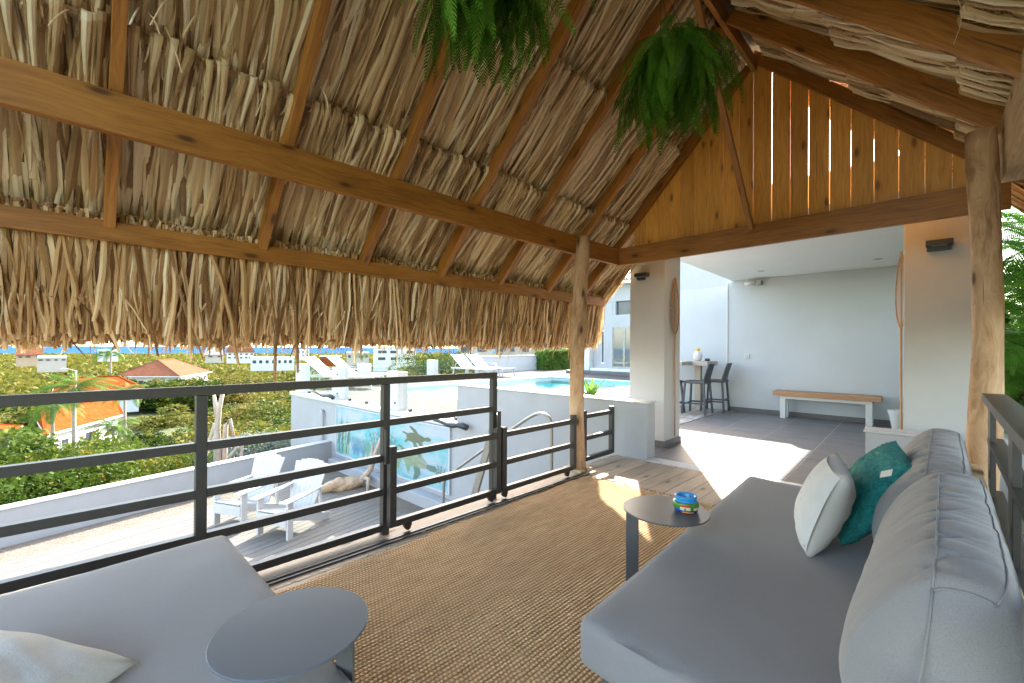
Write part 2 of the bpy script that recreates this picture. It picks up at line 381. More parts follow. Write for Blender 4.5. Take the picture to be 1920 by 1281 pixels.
def sea_mat():
    m_, nt, b = newmat('sea_water'); b.inputs['Base Color'].default_value = (.10, .30, .62, 1); b.inputs['Roughness'].default_value = .9; b.inputs['Specular IOR Level'].default_value = .0
    tc = N(nt, 'ShaderNodeTexCoord').outputs['Object']; bump(nt, b, noise(nt, tc, .2, 4), .2, .3)
    f = noise(nt, tc, .002, 4); nt.links.new(ramp(nt, f, [(.3, (.022, .07, .19)), (.7, (.032, .095, .23))]), b.inputs['Base Color']); return m_
M['sea'] = sea_mat()
def clear(name, tint, refl=.12, rough=.0, ior=1.33, bmp=None):
    m_, nt, b = newmat(name); nt.nodes.remove(b)
    t = N(nt, 'ShaderNodeBsdfTransparent'); t.inputs[0].default_value = (*tint, 1)
    g = N(nt, 'ShaderNodeBsdfGlossy'); g.inputs['Roughness'].default_value = rough; g.inputs[0].default_value = (1, 1, 1, 1)
    fr = N(nt, 'ShaderNodeLayerWeight'); fr.inputs[0].default_value = .5
    if bmp:
        tc = N(nt, 'ShaderNodeTexCoord').outputs['Object']; bb = N(nt, 'ShaderNodeBump'); bb.inputs['Strength'].default_value = bmp; bb.inputs['Distance'].default_value = .03
        nt.links.new(noise(nt, tc, 3.5, 3), bb.inputs['Height']); nt.links.new(bb.outputs[0], g.inputs['Normal']); pass
    ms = N(nt, 'ShaderNodeMixShader'); nt.links.new(math_(nt, 'MULTIPLY_ADD', math_(nt, 'POWER', fr.outputs['Facing'], 4.), refl, .03), ms.inputs[0]); nt.links.new(t.outputs[0], ms.inputs[1]); nt.links.new(g.outputs[0], ms.inputs[2])
    nt.links.new(ms.outputs[0], nt.nodes['Material Output'].inputs[0]); return m_
M['glass'] = clear('clear_glass', (.93, .975, .96), refl=.12)
M['water'] = clear('pool_water', (.80, .96, .97), refl=.55, bmp=.2)
M['door_glass'] = pm('reflective_door_glass', (.10, .12, .12), (.12, .14, .14), 1, .03, 0, metal=.0, spec=1.)
M['pooltile'] = pm('turquoise_pool_tile', (.26, .62, .62), (.34, .70, .70), 3, .4, 0)
M['poolfloor'] = pm('pale_pool_floor', (.62, .82, .84), (.74, .88, .89), 2, .5, 0)
def paver_mat(name, c1, c2, mort, bw, bh, rot=0, size=.012):
    m_, nt, b = newmat(name); tc = N(nt, 'ShaderNodeTexCoord').outputs['Object']
    br = N(nt, 'ShaderNodeTexBrick'); br.inputs['Scale'].default_value = 1; br.inputs['Brick Width'].default_value = bw; br.inputs['Row Height'].default_value = bh
    br.inputs['Mortar Size'].default_value = size; br.inputs['Color1'].default_value = (*c1, 1); br.inputs['Color2'].default_value = (*c2, 1); br.inputs['Mortar'].default_value = (*mort, 1)
    nt.links.new(mapping(nt, tc, rot=(0, 0, rot)), br.inputs[0])
    col = mix(nt, .35, br.outputs['Color'], ramp(nt, noise(nt, tc, 3, 5), [(.3, tuple(x*.7 for x in c1)), (.7, tuple(min(1, x*1.25) for x in c2))]))
    nt.links.new(col, b.inputs['Base Color']); b.inputs['Roughness'].default_value = .9; b.inputs['Specular IOR Level'].default_value = .1
    bump(nt, b, math_(nt, 'SUBTRACT', 1., br.outputs['Fac']), .7, .01); return m_
M['paver'] = paver_mat('grey_plank_paving', (.105, .097, .087), (.14, .13, .12), (.045, .04, .035), .9, .14, radians(2.11), .012)
M['brickpave'] = paver_mat('mosaic_brick_paving', (.30, .28, .25), (.50, .48, .44), (.10, .09, .08), .2, .1, radians(35), .012)
def rug_mat():
    m_, nt, b = newmat('jute_weave'); tc = N(nt, 'ShaderNodeTexCoord').outputs['Object']
    # rows run across: each row a twisted cord with knots
    wob = noise(nt, mapping(nt, tc, (1, 1, 1)), 9, 3, .6)
    sep = N(nt, 'ShaderNodeSeparateXYZ'); nt.links.new(tc, sep.inputs[0])
    x = math_(nt, 'ADD', sep.outputs[0], math_(nt, 'MULTIPLY', wob, .012)); y = math_(nt, 'ADD', sep.outputs[1], math_(nt, 'MULTIPLY', wob, .02))
    rows = math_(nt, 'ABSOLUTE', math_(nt, 'SINE', math_(nt, 'MULTIPLY', x, pi/.021)))
    rid = math_(nt, 'FLOOR', math_(nt, 'MULTIPLY', x, 1/.021))
    ph = math_(nt, 'MULTIPLY', math_(nt, 'FRACT', math_(nt, 'MULTIPLY', rid, .5)), pi)
    kn = math_(nt, 'ABSOLUTE', math_(nt, 'SINE', math_(nt, 'ADD', math_(nt, 'MULTIPLY', y, pi/.019), ph)))
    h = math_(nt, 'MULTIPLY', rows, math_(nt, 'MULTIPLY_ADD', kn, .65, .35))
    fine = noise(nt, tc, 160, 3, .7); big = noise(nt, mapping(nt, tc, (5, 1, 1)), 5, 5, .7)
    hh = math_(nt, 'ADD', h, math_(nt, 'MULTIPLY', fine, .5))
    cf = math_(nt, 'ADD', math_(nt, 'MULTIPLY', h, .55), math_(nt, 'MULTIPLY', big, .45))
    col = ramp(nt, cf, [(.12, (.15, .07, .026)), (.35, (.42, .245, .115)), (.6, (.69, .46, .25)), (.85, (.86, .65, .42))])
    nt.links.new(col, b.inputs['Base Color']); b.inputs['Roughness'].default_value = .95; b.inputs['Specular IOR Level'].default_value = .1
    bump(nt, b, hh, 1., .011); return m_
M['rug'] = rug_mat()
def flat(name, c, rough=.6): return pm(name, tuple(x*.88 for x in c), c, 12, rough, 0)

# =================================================================== SETTING
# terrain polar sheet
def terr_h(x, y):
    x = np.asarray(x, float); y = np.asarray(y, float)
    phi = np.degrees(np.arctan2(y, -x)); r = np.hypot(x, y)
    t = np.maximum(0, r-9.5)
    w = np.clip((phi-14)/22, 0, 1); w = w*w*(3-2*w)
    w2 = np.clip((-phi-25)/30, 0, 1); w = np.maximum(w, w2)
    z = -1.75-10.3*(1-np.exp(-(t/30)**1.25))*(1-w)-1.9*(1-np.exp(-t/30))*w-np.clip((r-150)/400, 0, 1)*7*w
    z = z+(np.sin(x*.11+1)*np.cos(y*.13)*.35+np.sin(x*.043)*np.cos(y*.037+2)*.6)*np.clip((r-14)/30, 0, 1)
    z = z-np.clip((r-920)/120, 0, 1)*5
    return z
rs = np.concatenate([np.linspace(3, 60, 60), np.geomspace(62, 3200, 70)]); an = np.linspace(0, 2*pi, 241)[:-1]
rr, aa = np.meshgrid(rs, an, indexing='ij'); X, Y = rr*np.cos(aa), rr*np.sin(aa)
Z = terr_h(X, Y); v = np.stack([X, Y, Z], -1).reshape(-1, 3); nr, na = rr.shape
ii, jj = np.meshgrid(np.arange(nr-1), np.arange(na), indexing='ij'); j2 = (jj+1) % na
q = np.stack([ii*na+jj, ii*na+j2, (ii+1)*na+j2, (ii+1)*na+jj], -1).reshape(-1, 4)[:, ::-1]
o = fastmesh('hillside_terrain', v, q, M['terrain'], smooth=True); tag(o, 'scrub covered hillside falling away to the coast', kind='structure')
mb = MB(); mb.add([(25000*cos(a), 25000*sin(a), -13.0) for a in np.linspace(0, 2*pi, 65)[:-1]], [tuple(range(64))])
tag(mb.build('sea', M['sea'], loc=(0, 0, -13)), 'blue sea along the horizon', kind='structure')

# --- deck of the pavilion: boards along y
deck = empty('wooden_deck', (0, 0, 0), 'weathered plank deck under the thatched pavilion', kind='structure')
x = -2.83; k = 0
xs = []
while x < 1.6: xs.append(x); x += .1475
for k, x in enumerate(xs):
    mb = MB(); mb.box(x+.003, x+.1445, -2.6, 4.79-abs(x+.9)*0+(-.03)*(x+2.3)*0, -.028, 0)
    # end cut follows the terrace edge (rotated 2 degrees)
    vv = mb.v[0]; yend = 4.735+math.tan(radians(2.11))*(x+.9)
    vv[vv[:, 1] > 0, 1] = yend-.004; mb.v[0] = vv
    mb.build('deck_board', M['deck'], deck, bevel=.002)
mb = MB(); mb.box(-2.82, 1.55, -2.6, 4.7, -.16, -.05); mb.build('joist_layer', M['rough_wood'], deck)
mb = MB(); mb.box(-2.86, -2.835, -2.6, 4.7, -.20, .0); mb.build('fascia_board', M['deck'], deck)
mb = MB(); mb.box(-2.665, -2.635, -2.6, 3.75, .002, .010); mb.box(-2.60, -2.59, -2.6, 3.75, .002, .012); mb.build('gate_track', M['steel'], deck)
mb = MB(); mb.box(-2.7, 1.5, -2.5, 4.6, -2.1, -.17); tag(mb.build('deck_foundation', M['concrete']), kind='structure')

# --- terrace floor: tiles
tf = empty('terrace_floor', tuple(HF(np.array([-2.0, 7., 0]))), 'grey stone tiled terrace floor behind the pavilion', kind='structure')
TX, TY = .6845, 1.369
mb = MB(); mb.box(-2.95, .66, 4.98, 10.0, -.2, -.0035, HF); mb.build('screed', M['grout'], tf)
g = .006
for i in range(-2, 9):
    for j in range(0, 4):
        x0 = -1.631+i*TX; x1 = x0+TX; y0 = 4.98+j*TY-.15; y1 = y0+TY
        x0 = max(x0, -2.95); x1 = min(x1, .66); y0 = max(y0, 4.98); y1 = min(y1, 9.985)
        if x1-x0 < .03 or y1-y0 < .03: continue
        MB().box(x0+g, x1-g, y0+g, y1-g, -.012, 0, HF).build('floor_tile', M['tile'], tf)
mb = MB(); mb.box(-2.28, .66, 4.765, 4.977, -.25, .004, HF); tag(mb.build('threshold_kerb', M['concrete'], bevel=.006), 'pale concrete strip between deck and terrace', kind='structure')

# --- pool deck (frame round the pool) and paved patch under the bar
PX0, PX1, PY0, PY1 = -12.25, -7.35, 7.3, 15.9
pd = empty('pool_deck', tuple(HF(np.array([-9., 6., 0]))), 'grey plank paved pool deck', kind='structure')
def poly(pts, z0, z1, name, mat, par, fr=HF):
    mb = MB(); p = np.array([(a, b, z1) for a, b in pts]); mb.prism(p[::-1], (0, 0, z1), (0, 0, z0), fr); return mb.build(name, mat, par)
poly([(-13.2, 4.99), (-5.7, 4.99), (-2.96, 5.03), (-2.96, PY0-.35), (PX0-.35, PY0-.35), (-14.0, PY0-.35)], -.3, -.004, 'paving', M['paver'], pd)
poly([(-14.0, PY0-.35), (PX0-.35, PY0-.35), (PX0-.35, PY1+.35), (-16.9, PY1+.35), (-16.9, 12.3)], -.3, -.004, 'paving', M['paver'], pd)
poly([(PX1+.35, PY0-.35), (-2.96, PY0-.35), (-2.96, 9.98), (-5.6, 10.15), (-5.6, PY1+.35), (PX1+.35, PY1+.35)], -.3, -.004, 'paving', M['paver'], pd)
poly([(-16.9, PY1+.35), (-3., PY1+.35), (-3., 24.5), (-16.9, 24.5)], -.3, -.004, 'paving', M['paver'], pd)
mb = MB()
for a in ((PX0-.35, PX1+.35, PY0-.35, PY0), (PX0-.35, PX1+.35, PY1, PY1+.35), (PX0-.35, PX0, PY0+.0005, PY1-.0005), (PX1, PX1+.35, PY0+.0005, PY1-.0005)): mb.box(*a, -.3, .012, HF)
mb.build('pool_coping', M['white'], pd)
mb = MB()
for a in ((PX0-.1, PX1+.1, PY0-.1, PY0), (PX0-.1, PX1+.1, PY1, PY1+.1), (PX0-.1, PX0, PY0, PY1), (PX1, PX1+.1, PY0, PY1)): mb.box(*a, -1.2, -.31 if 0 else -.02, HF)
mb.build('pool_wall', M['pooltile'], pd)
mb = MB(); mb.box(PX0, PX1, PY0, PY1, -1.1, -.85, HF); mb.build('pool_floor', M['poolfloor'], pd)
mb = MB(); nx, ny = 24, 40
gx, gy = np.meshgrid(np.linspace(PX0, PX1, nx), np.linspace(PY0, PY1, ny), indexing='ij')
vv = HF(np.stack([gx, gy, np.full_like(gx, -.075)], -1).reshape(-1, 3)); ii, jj = np.meshgrid(np.arange(nx-1), np.arange(ny-1), indexing='ij')
qq = np.stack([ii*ny+jj, (ii+1)*ny+jj, (ii+1)*ny+jj+1, ii*ny+jj+1], -1).reshape(-1, 4)
tag(fastmesh('pool_water', vv, qq, M['water'], smooth=True, loc=vv[0]), 'turquoise swimming pool water', kind='structure')
poly([(-4.7, 6.9), (-2.96, 6.9), (-2.96, 9.97), (-4.7, 10.1)], -.003, .004, 'brick_paving', M['brickpave'], pd)

# --- lower terrace: sand and pale boards in its own rotated frame
mb = MB(); mb.box(.02, 7.2, -3.2, 6.5, -2.2, -1.565, LF)
tag(mb.build('beach_sand', M['sand']), 'pale sand strip of the lower sun terrace', kind='structure')
ld = empty('lower_deck', tuple(LF(np.array([2., 2., -1.55]))), 'bleached plank deck laid in the sand below the railing', kind='structure')
x = .72; k = 0
while x < 5.6:
    y1 = 3.9+.25*sin(k*1.7)*(0) if x > 1.6 else 3.9
    MB().box(x+.003, x+.132, -3.1, y1+random.uniform(-.01, .01), -1.575, -1.548+random.uniform(-.001, .001), LF).build('deck_board', M['deck_pale'], ld)
    x += .138; k += 1

# =================================================================== WALLS AND BUILDINGS
# pool retaining wall with mural
pw = empty('mural_wall', tuple(HF(np.array([-9.3, 4.85, -1.6]))), 'white retaining wall of the pool deck carrying a painted sea mural', 'wall')
MB().box(-13.15, -5.72, 4.84, 4.985, -3.6, -.075, HF).build('wall_face', M['wall'], pw)
MB().box(-13.18, -5.72, 4.80, 5.0, -.072, .012, HF).build('coping', M['white'], pw, bevel=.006)
MB().box(-10.25, -5.72, 4.62, 4.835, -1.62, -1.36, HF).build('plinth_ledge', M['wall'], pw, bevel=.01)
# mural panel
mx0, mx1, mz0, mz1 = -10.22, -5.95, -1.24, -.12
def mural_mat():
    m_, nt, b = newmat('sea_mural_paint'); tc = N(nt, 'ShaderNodeTexCoord').outputs['Object']
    sep = N(nt, 'ShaderNodeSeparateXYZ'); nt.links.new(tc, sep.inputs[0])
    n1 = noise(nt, mapping(nt, tc, (1, 1, 2), (0, .5, 0)), 1.1, 6, .65, .8)
    col = ramp(nt, n1, [(.3, (.05, .30, .34)), (.42, (.12, .36, .39)), (.5, (.25, .38, .42)), (.62, (.36, .41, .45)), (.75, (.31, .34, .41))])
    n2 = noise(nt, tc, 2.2, 4, .6)
    zf = math_(nt, 'ADD', math_(nt, 'MULTIPLY', sep.outputs[2], -1.6), math_(nt, 'MULTIPLY', n2, 1.2))
    yf = ramp(nt, zf, [(.62, (0, 0, 0)), (.78, (1, 1, 1))])
    ycol = ramp(nt, n2, [(.35, (.18, .27, .14)), (.5, (.42, .41, .10)), (.65, (.46, .45, .30))])
    nt.links.new(mix(nt, yf, col, ycol), b.inputs['Base Color']); b.inputs['Roughness'].default_value = .6; return m_
mur = MB().box(mx0, mx1, 4.815, 4.838, mz0, mz1, HF)
vv = np.concatenate(mur.v)
mo = mur.build('mural_panel', mural_mat(), pw)
mo['label'] = 'turquoise sea mural with seaweed, coral and two turtles'
MUR_Y = 4.8105
def ribbon(mb, pts, w0, w1, y=MUR_Y):   # thin painted strokes in the mural plane
    pts = np.array(pts, float); t = np.gradient(pts, axis=0); t /= np.linalg.norm(t, axis=1)[:, None]+1e-9
    n = np.stack([-t[:, 1], t[:, 0]], -1); ww = np.linspace(w0, w1, len(pts))[:, None]
    a, b_ = pts-n*ww/2, pts+n*ww/2; K = len(pts)
    vs = np.concatenate([np.stack([a[:, 0], np.full(K, y), a[:, 1]], -1), np.stack([b_[:, 0], np.full(K, y), b_[:, 1]], -1)])
    mb.add(HF(vs), [(i, i+1, K+i+1, K+i) for i in range(K-1)])
def shape(mb, pts, y=MUR_Y):
    mb.add(HF(np.array([(p[0], y, p[1]) for p in pts])), [tuple(range(len(pts)))])
dg = flat('mural_dark_green', (.10, .17, .14)); mg = flat('mural_mid_green', (.22, .36, .16)); bl = flat('mural_blue_plant', (.12, .26, .38)); ol = flat('mural_olive', (.12, .135, .08)); gy_ = flat('mural_shell_grey', (.27, .28, .22)); yl = flat('mural_yellow', (.66, .60, .12))
mb = MB(); mb2 = MB()
for i in range(7):
    x0 = mx0+.05+i*.09; h = random.uniform(.5, .98); bd = random.uniform(-.04, .14)
    pts = [(x0+bd*t*t, mz0+.05+h*t) for t in np.linspace(0, 1, 7)]
    ribbon(mb if i % 2 else mb2, pts, .05, .008, MUR_Y-.0008*(i % 3))
    for j in range(2, 5):
        p = pts[j]; ribbon(mb, [(p[0]+.1*t, p[1]+.16*t**.7) for t in np.linspace(0, 1, 5)], .028, .006, MUR_Y-.003)
for cx, h, n in ((-7.95, .75, 6), (-8.35, .7, 5), (-7.55, .55, 5), (-8.75, .45, 4), (-7.2, .42, 4), (-6.95, .5, 4), (-6.2, .35, 4)):
    tgt = random.choice((mb, mb2))
    for i in range(n):
        a = (i/(n-1)-.5)*1.0; pts = [(cx+sin(a)*h*t, mz0+.12+cos(a)*h*t) for t in np.linspace(0, 1, 6)]
        ribbon(tgt, pts, .022, .006, MUR_Y-.0012*(i % 3))
        for t in (.35, .5, .65, .8):
            for sgn in (-1, 1):
                b0 = np.array([cx+sin(a)*h*t, mz0+.12+cos(a)*h*t]); e = b0+.13*h*np.array([sin(a+sgn*.8), cos(a+sgn*.8)])
                ribbon(tgt, [b0, (b0+e)/2, e], .014, .004, MUR_Y-.004-.0005*(i % 4))
mb.build('painted_seaweed', dg, pw); mb2.build('painted_coral', mg, pw)
mb = MB()
for cx in (-9.2, -8.95, -9.35):
    for i in range(5):
        a = (i/4-.5)*1.1; pts = [(cx+sin(a)*.42*t, mz0+.1+cos(a)*.42*t) for t in np.linspace(0, 1, 5)]; ribbon(mb, pts, .035, .01, MUR_Y-.001*i)
mb.build('painted_blue_plant', bl, pw)
def turtle(cx, cz, s, ang, name):
    c, sn = cos(ang), sin(ang)
    def T(p): return [(cx+s*2.1*(a*c-b*sn), cz+s*.95*(a*sn+b*c)) for a, b in p]
    mb = MB(); shape(mb, T([(.55*cos(t), .36*sin(t)*(1-.2*cos(t))) for t in np.linspace(0, 2*pi, 19)[:-1]]), MUR_Y-.001)
    mb.build(name+'_shell', gy_ if s > .35 else ol, pw)
    mb = MB()
    shape(mb, T([(.5, .12), (.72, .2), (.86, .1), (.84, -.06), (.68, -.12), (.5, -.08)]), MUR_Y-.002)
    shape(mb, T([(.3, -.25), (.42, -.5), (.38, -.85), (.26, -.95), (.22, -.6), (.1, -.3)]), MUR_Y-.0025)
    shape(mb, T([(.2, .3), (.05, .62), (-.2, .85), (-.3, .8), (-.12, .5), (0, .3)]), MUR_Y-.0025)
    shape(mb, T([(-.4, -.2), (-.62, -.45), (-.7, -.38), (-.5, -.1)]), MUR_Y-.0025)
    shape(mb, T([(-.45, .1), (-.75, .3), (-.72, .38), (-.4, .25)]), MUR_Y-.0025)
    for i in range(5):
        a = 2*pi*i/5; ribbon(mb, T([(.14*cos(a), .1*sin(a)), (.34*cos(a), .24*sin(a)), (.5*cos(a), .33*sin(a))]), .03*s, .02*s, MUR_Y-.0035)
    mb.build(name+'_limbs', dg if s > .35 else ol, pw)
turtle(-6.95, -.42, .27, .1, 'painted_turtle'); turtle(-7.0, -.84, .40, -.3, 'painted_large_turtle')
MB().box(mx0-.03, mx1+.03, 4.80, 4.836, mz1+.002, mz1+.03, HF).box(mx0-.03, mx1+.03, 4.80, 4.836, mz0-.03, mz0-.002, HF).box(mx0-.032, mx0-.002, 4.80, 4.836, mz0, mz1, HF).box(mx1+.002, mx1+.032, 4.80, 4.836, mz0, mz1, HF).build('mural_frame', M['wall_grey'], pw)
pp = HF(np.array([(-11.05, 4.83, -.33), (-10.98, 4.78, -.31), (-10.93, 4.77, -.36), (-10.92, 4.77, -1.5)])); MB().tube(pp, .035, 8).build('drain_pipe', M['wall'], pw, smooth=True)
for a, b in (((-10.1, 4.66, .10), (-11.15, 4.6, .17)), ((-5.32, 4.68, .0), (-5.98, 4.5, .06))):
    pa, pb = HF(np.array(a)), HF(np.array(b)); pts = [pa+(pb-pa)*t+np.array([0, 0, .02*sin(t*9)]) for t in np.linspace(0, 1, 8)]
    tag(MB().tube(pts, [.05, .055, .04, .045, .035, .03, .028, .015], 7).build('wooden_spout', M['black'], smooth=True),
        'dark gnarled wooden pole jutting out '+('above the mural left end' if a[0] < -8 else 'above the mural right end by the parapet'), 'wooden pole', 'dark wooden poles over the mural')

# parapet wall beside stairs
pr = empty('parapet_wall', tuple(HF(np.array([-4., 4.9, 0]))), 'long white rendered parapet wall between deck stairs and pool', 'wall')
MB().box(-5.715, -2.28, 4.79, 5.0, -2.2, .655, HF).build('wall_body', M['wall'], pr, bevel=.008)
MB().box(-5.73, -2.265, 4.775, 5.015, .657, .675, HF).build('coping', M['white'], pr, bevel=.004)
pr2 = empty('low_wall', tuple(HF(np.array([.1, 4.9, 0]))), 'short low white wall behind the sofa cushions', 'wall')
MB().box(-.3, 1.6, 4.79, 5.0, -.2, .60, HF).build('wall_body', M['wall'], pr2, bevel=.008)
MB().box(-.315, 1.6, 4.775, 5.015, .602, .62, HF).build('coping', M['wall_warm'], pr2, bevel=.004)

# boundary wall of lower terrace
bw = empty('boundary_wall', tuple(LF(np.array([0, 2., -1.6]))), 'low white boundary wall along the sandy lower terrace', 'wall')
MB().box(-.2, 0, -3.2, 5.42, -3.2, -1.04, LF).build('wall_body', M['wall'], bw, bevel=.01)
MB().box(-.215, .015, -3.2, 5.42, -1.038, -1.015, LF).build('coping', M['white'], bw, bevel=.006)

# terrace building
tb = empty('terrace_building', tuple(HF(np.array([-1, 8, 0]))), 'covered white terrace with square columns and flat concrete ceiling', 'building')
MB().box(-2.91, -2.41, 5.56, 6.08, 0, 2.768, HF).build('column', M['wall_warm'], tb, bevel=.008)
MB().box(-.07, .47, 5.56, 6.08, 0, 2.768, HF).build('column', M['wall_warm'], tb, bevel=.008)
MB().box(-2.925, -2.395, 5.545, 6.095, .001, .085, HF).build('skirting', M['skirting'], tb)
MB().box(-.085, .485, 5.545, 6.095, .001, .085, HF).build('skirting', M['skirting'], tb)
MB().box(-2.85, .52, 5.35, 10.2, 2.77, 3.1, HF).build('ceiling', M['ceil'], tb)
MB().box(-2.93, .66, 10.0, 10.2, -.2, 2.768, HF).build('back_wall', M['wall_grey'], tb)
MB().box(-2.93, .66, 9.988, 9.998, .001, .085, HF).build('skirting', M['skirting'], tb)
MB().box(-2.952, -2.932, 9.98, 10.2, 0, 2.72, HF).build('corner_strip', M['white'], tb)
MB().box(-4.75, -2.955, 10.15, 10.3, -.2, 2.68, HF).build('outer_wall', M['wall_grey'], tb)
for a in (-2.09, -.42):
    p = HF(np.array([a, 9.08, 2.765])); MB().lathe(p, [(.0, -.004), (.05, -.004), (.06, 0), (.06, .004)], 16).build('recessed_spotlight', M['wall_grey'], tb)
# upper storey behind
ub = empty('rear_building', tuple(HF(np.array([-4.5, 14, 0]))), 'tall pale upper wall rising behind the bar wall', 'building')
MB().box(-5.95, -1., 13.4, 14.4, 0, 4.05, HF).build('wall_body', M['wall'], ub)
MB().box(-6.0, -.95, 13.35, 14.45, 4.052, 4.16, HF).build('coping', M['white'], ub)

# far villa across pool
fh = empty('pool_house', tuple(HF(np.array([-9, 20, 0]))), 'pale grey villa with tall glass doors across the pool', 'house')
FY = 20.
def fbox(u0, u1, z0, z1, y0, y1, n, mt, bv=0): return MB().box(u0, u1, y0, y1, z0, z1, HF).build(n, M[mt], fh, bevel=bv)
dx0, dx1, dz0, dz1 = -11.45, -8.2, .33, 2.42
fbox(-12.6, dx0, .0, 4.6, FY, FY+.25, 'wall_panel', 'wall'); fbox(dx0, dx1, dz1, 3.05, FY, FY+.25, 'wall_panel', 'wall')
fbox(dx0, dx1, 3.75, 4.6, FY, FY+.25, 'wall_panel', 'wall'); fbox(dx1, -3.0, .0, 4.6, FY, FY+.25, 'wall_panel', 'wall')
fbox(dx0, dx1, 0, dz0, FY, FY+.25, 'wall_panel', 'wall')
for a in (dx0, dx0+1.15, dx0+2.3): fbox(a, a+.16, 3.052, 3.748, FY+.02, FY+.23, 'mullion', 'wall')
fbox(dx0, dx1, 3.05, 3.75, FY+.18, FY+.2, 'upper_window_pane', 'window')
n = 5; w_ = (dx1-dx0)/n
for i in range(n):
    a = dx0+i*w_
    fr_ = MB()
    for bx in ((a+.004, a+.055), (a+w_-.055, a+w_-.004)): fr_.box(bx[0], bx[1], FY+.02, FY+.09, dz0, dz1, HF)
    fr_.box(a+.055, a+w_-.055, FY+.021, FY+.089, dz0, dz0+.07, HF).box(a+.055, a+w_-.055, FY+.021, FY+.089, dz1-.07, dz1, HF)
    d_ = fr_.build('door_frame', M['steel2'], fh); MB().box(a+.055, a+w_-.055, FY+.045, FY+.055, dz0+.07, dz1-.07, HF).build('pane', M['door_glass'], d_)
fbox(-13.6, -3, 0, .16, FY-1.1, FY, 'lower_step', 'skirting', .01); fbox(-12.4, -3, .162, .3, FY-.6, FY, 'upper_step', 'concrete', .01)
fbox(-12.95, -12.62, 0, 4.6, FY-.35, FY+.2, 'pilaster', 'white'); fbox(-13.35, -13.12, .0, 2.3, FY-.2, FY+.1, 'dark_post', 'steel')
fbox(-12.1, -11.9, .5, 2.3, FY-.03, FY-.002, 'slot_window_surround', 'white'); fbox(-12.06, -11.94, .6, 2.2, FY-.04, FY-.031, 'slot_window', 'window')
mb = MB(); p = HF(np.array([(-13.4, FY-.8, 4.62), (-2.6, FY-.8, 4.62), (-2.6, FY+4, 6.3), (-13.4, FY+4, 6.3)])); mb.prism(p, (0, 0, 0), (0, 0, .12)); mb.build('roof', M['greyroof'], fh)
fbox(-12.9, -3, 4.602, 4.618, FY-.3, FY+5, 'soffit', 'white'); fbox(-12.9, -3, 0, 4.6, FY+4.8, FY+5, 'wall_panel', 'wall'); fbox(-12.9, -12.65, 0, 4.6, FY+.26, FY+4.79, 'wall_panel', 'wall')

# low wall round far pool deck
lw = empty('garden_wall', tuple(HF(np.array([-16.6, 19, 0]))), 'long low pale wall behind the far sun loungers', 'wall')
mb = MB(); p = np.array([(-16.1, 14.9, -.5), (-16.4, 14.9, -.5), (-17.6, 24.6, -.5), (-17.3, 24.6, -.5)]); mb.prism(p, (0, 0, 0), (0, 0, 1.35), HF); mb.build('wall_body', M['wall_grey'], lw)
mb = MB(); p = np.array([(-16.07, 14.88, .852), (-16.43, 14.88, .852), (-17.63, 24.6, .852), (-17.27, 24.6, .852)]); mb.prism(p, (0, 0, 0), (0, 0, .04), HF); mb.build('coping', M['white'], lw)

# glass balustrade: posts + panes
gp = [(-12.75, 5.0, .82), (-10.45, 5.0, .80), (-7.88, 5.0, .80), (-14.0, 7.55, .74), (-16.45, 12.3, .73)]
posts = []
for i, (a, b, h) in enumerate(gp):
    lab = ['end post of the glass balustrade above the mural left corner', 'post on the mural wall, behind it the nearer loungers', 'post on the mural wall seen behind the railing upright', 'post behind the nearer pair of loungers', 'post standing just left of the farther pair of loungers'][i]
    w = .2 if i < 3 else .28
    e = empty('balustrade_post', tuple(HF(np.array([a, b, 0]))), 'white rendered '+lab, 'post', 'white posts of the glass balustrade')
    MB().box(a-w, a+w, b-.12, b+.12, 0.013 if i < 3 else -.01, h, HF).build('post_body', M['white'], e, bevel=.008)
    for z in (.15, .62): MB().box(a+w*.45, a+w*.45+.035, b-.135, b-.121, z, z+.035, HF).build('glass_clamp', M['black'], e)
def pane(a, b, z0, z1, lab):
    a, b = np.array(a, float), np.array(b, float); d = (b-a)/np.linalg.norm(b-a); n_ = np.array([-d[1], d[0]])*.006
    e = empty('glass_panel', tuple(HF(np.array([(a[0]+b[0])/2, (a[1]+b[1])/2, z0]))), lab, 'glass panel', 'clear glass balustrade panels')
    mb = MB(); p = np.array([(a[0]-n_[0], a[1]-n_[1], z0), (b[0]-n_[0], b[1]-n_[1], z0), (b[0]+n_[0], b[1]+n_[1], z0), (a[0]+n_[0], a[1]+n_[1], z0)]); mb.prism(p[::-1], (0, 0, 0), (0, 0, z1-z0), HF)
    mb.build('pane', M['glass'], e)
    for t in (.12, .5, .88):
        c = a+(b-a)*t; MB().box(c[0]-.022, c[0]+.022, c[1]-.03, c[1]+.03, z0-.03, z0+.03, HF).build('glass_clamp', M['black'], e)
pane((-12.5, 5.), (-10.7, 5.), .04, .8, 'clear glass panel between the two left posts over the mural')
pane((-10.2, 5.), (-8.12, 5.), .04, .8, 'clear glass panel between middle and right post over the mural')
pane((-7.64, 5.), (-5.75, 5.), .04, .8, 'clear glass panel between right post and parapet wall')
pane((-12.9, 5.2), (-13.85, 7.2), .04, .72, 'clear glass panel at the pool deck corner behind the end post')
pane((-14.15, 7.85), (-16.3, 12.0), .04, .72, 'long clear glass panel between the posts behind the loungers')
pane((-16.45, 12.65), (-16.3, 14.85), .04, .72, 'clear glass panel between far post and low garden wall')

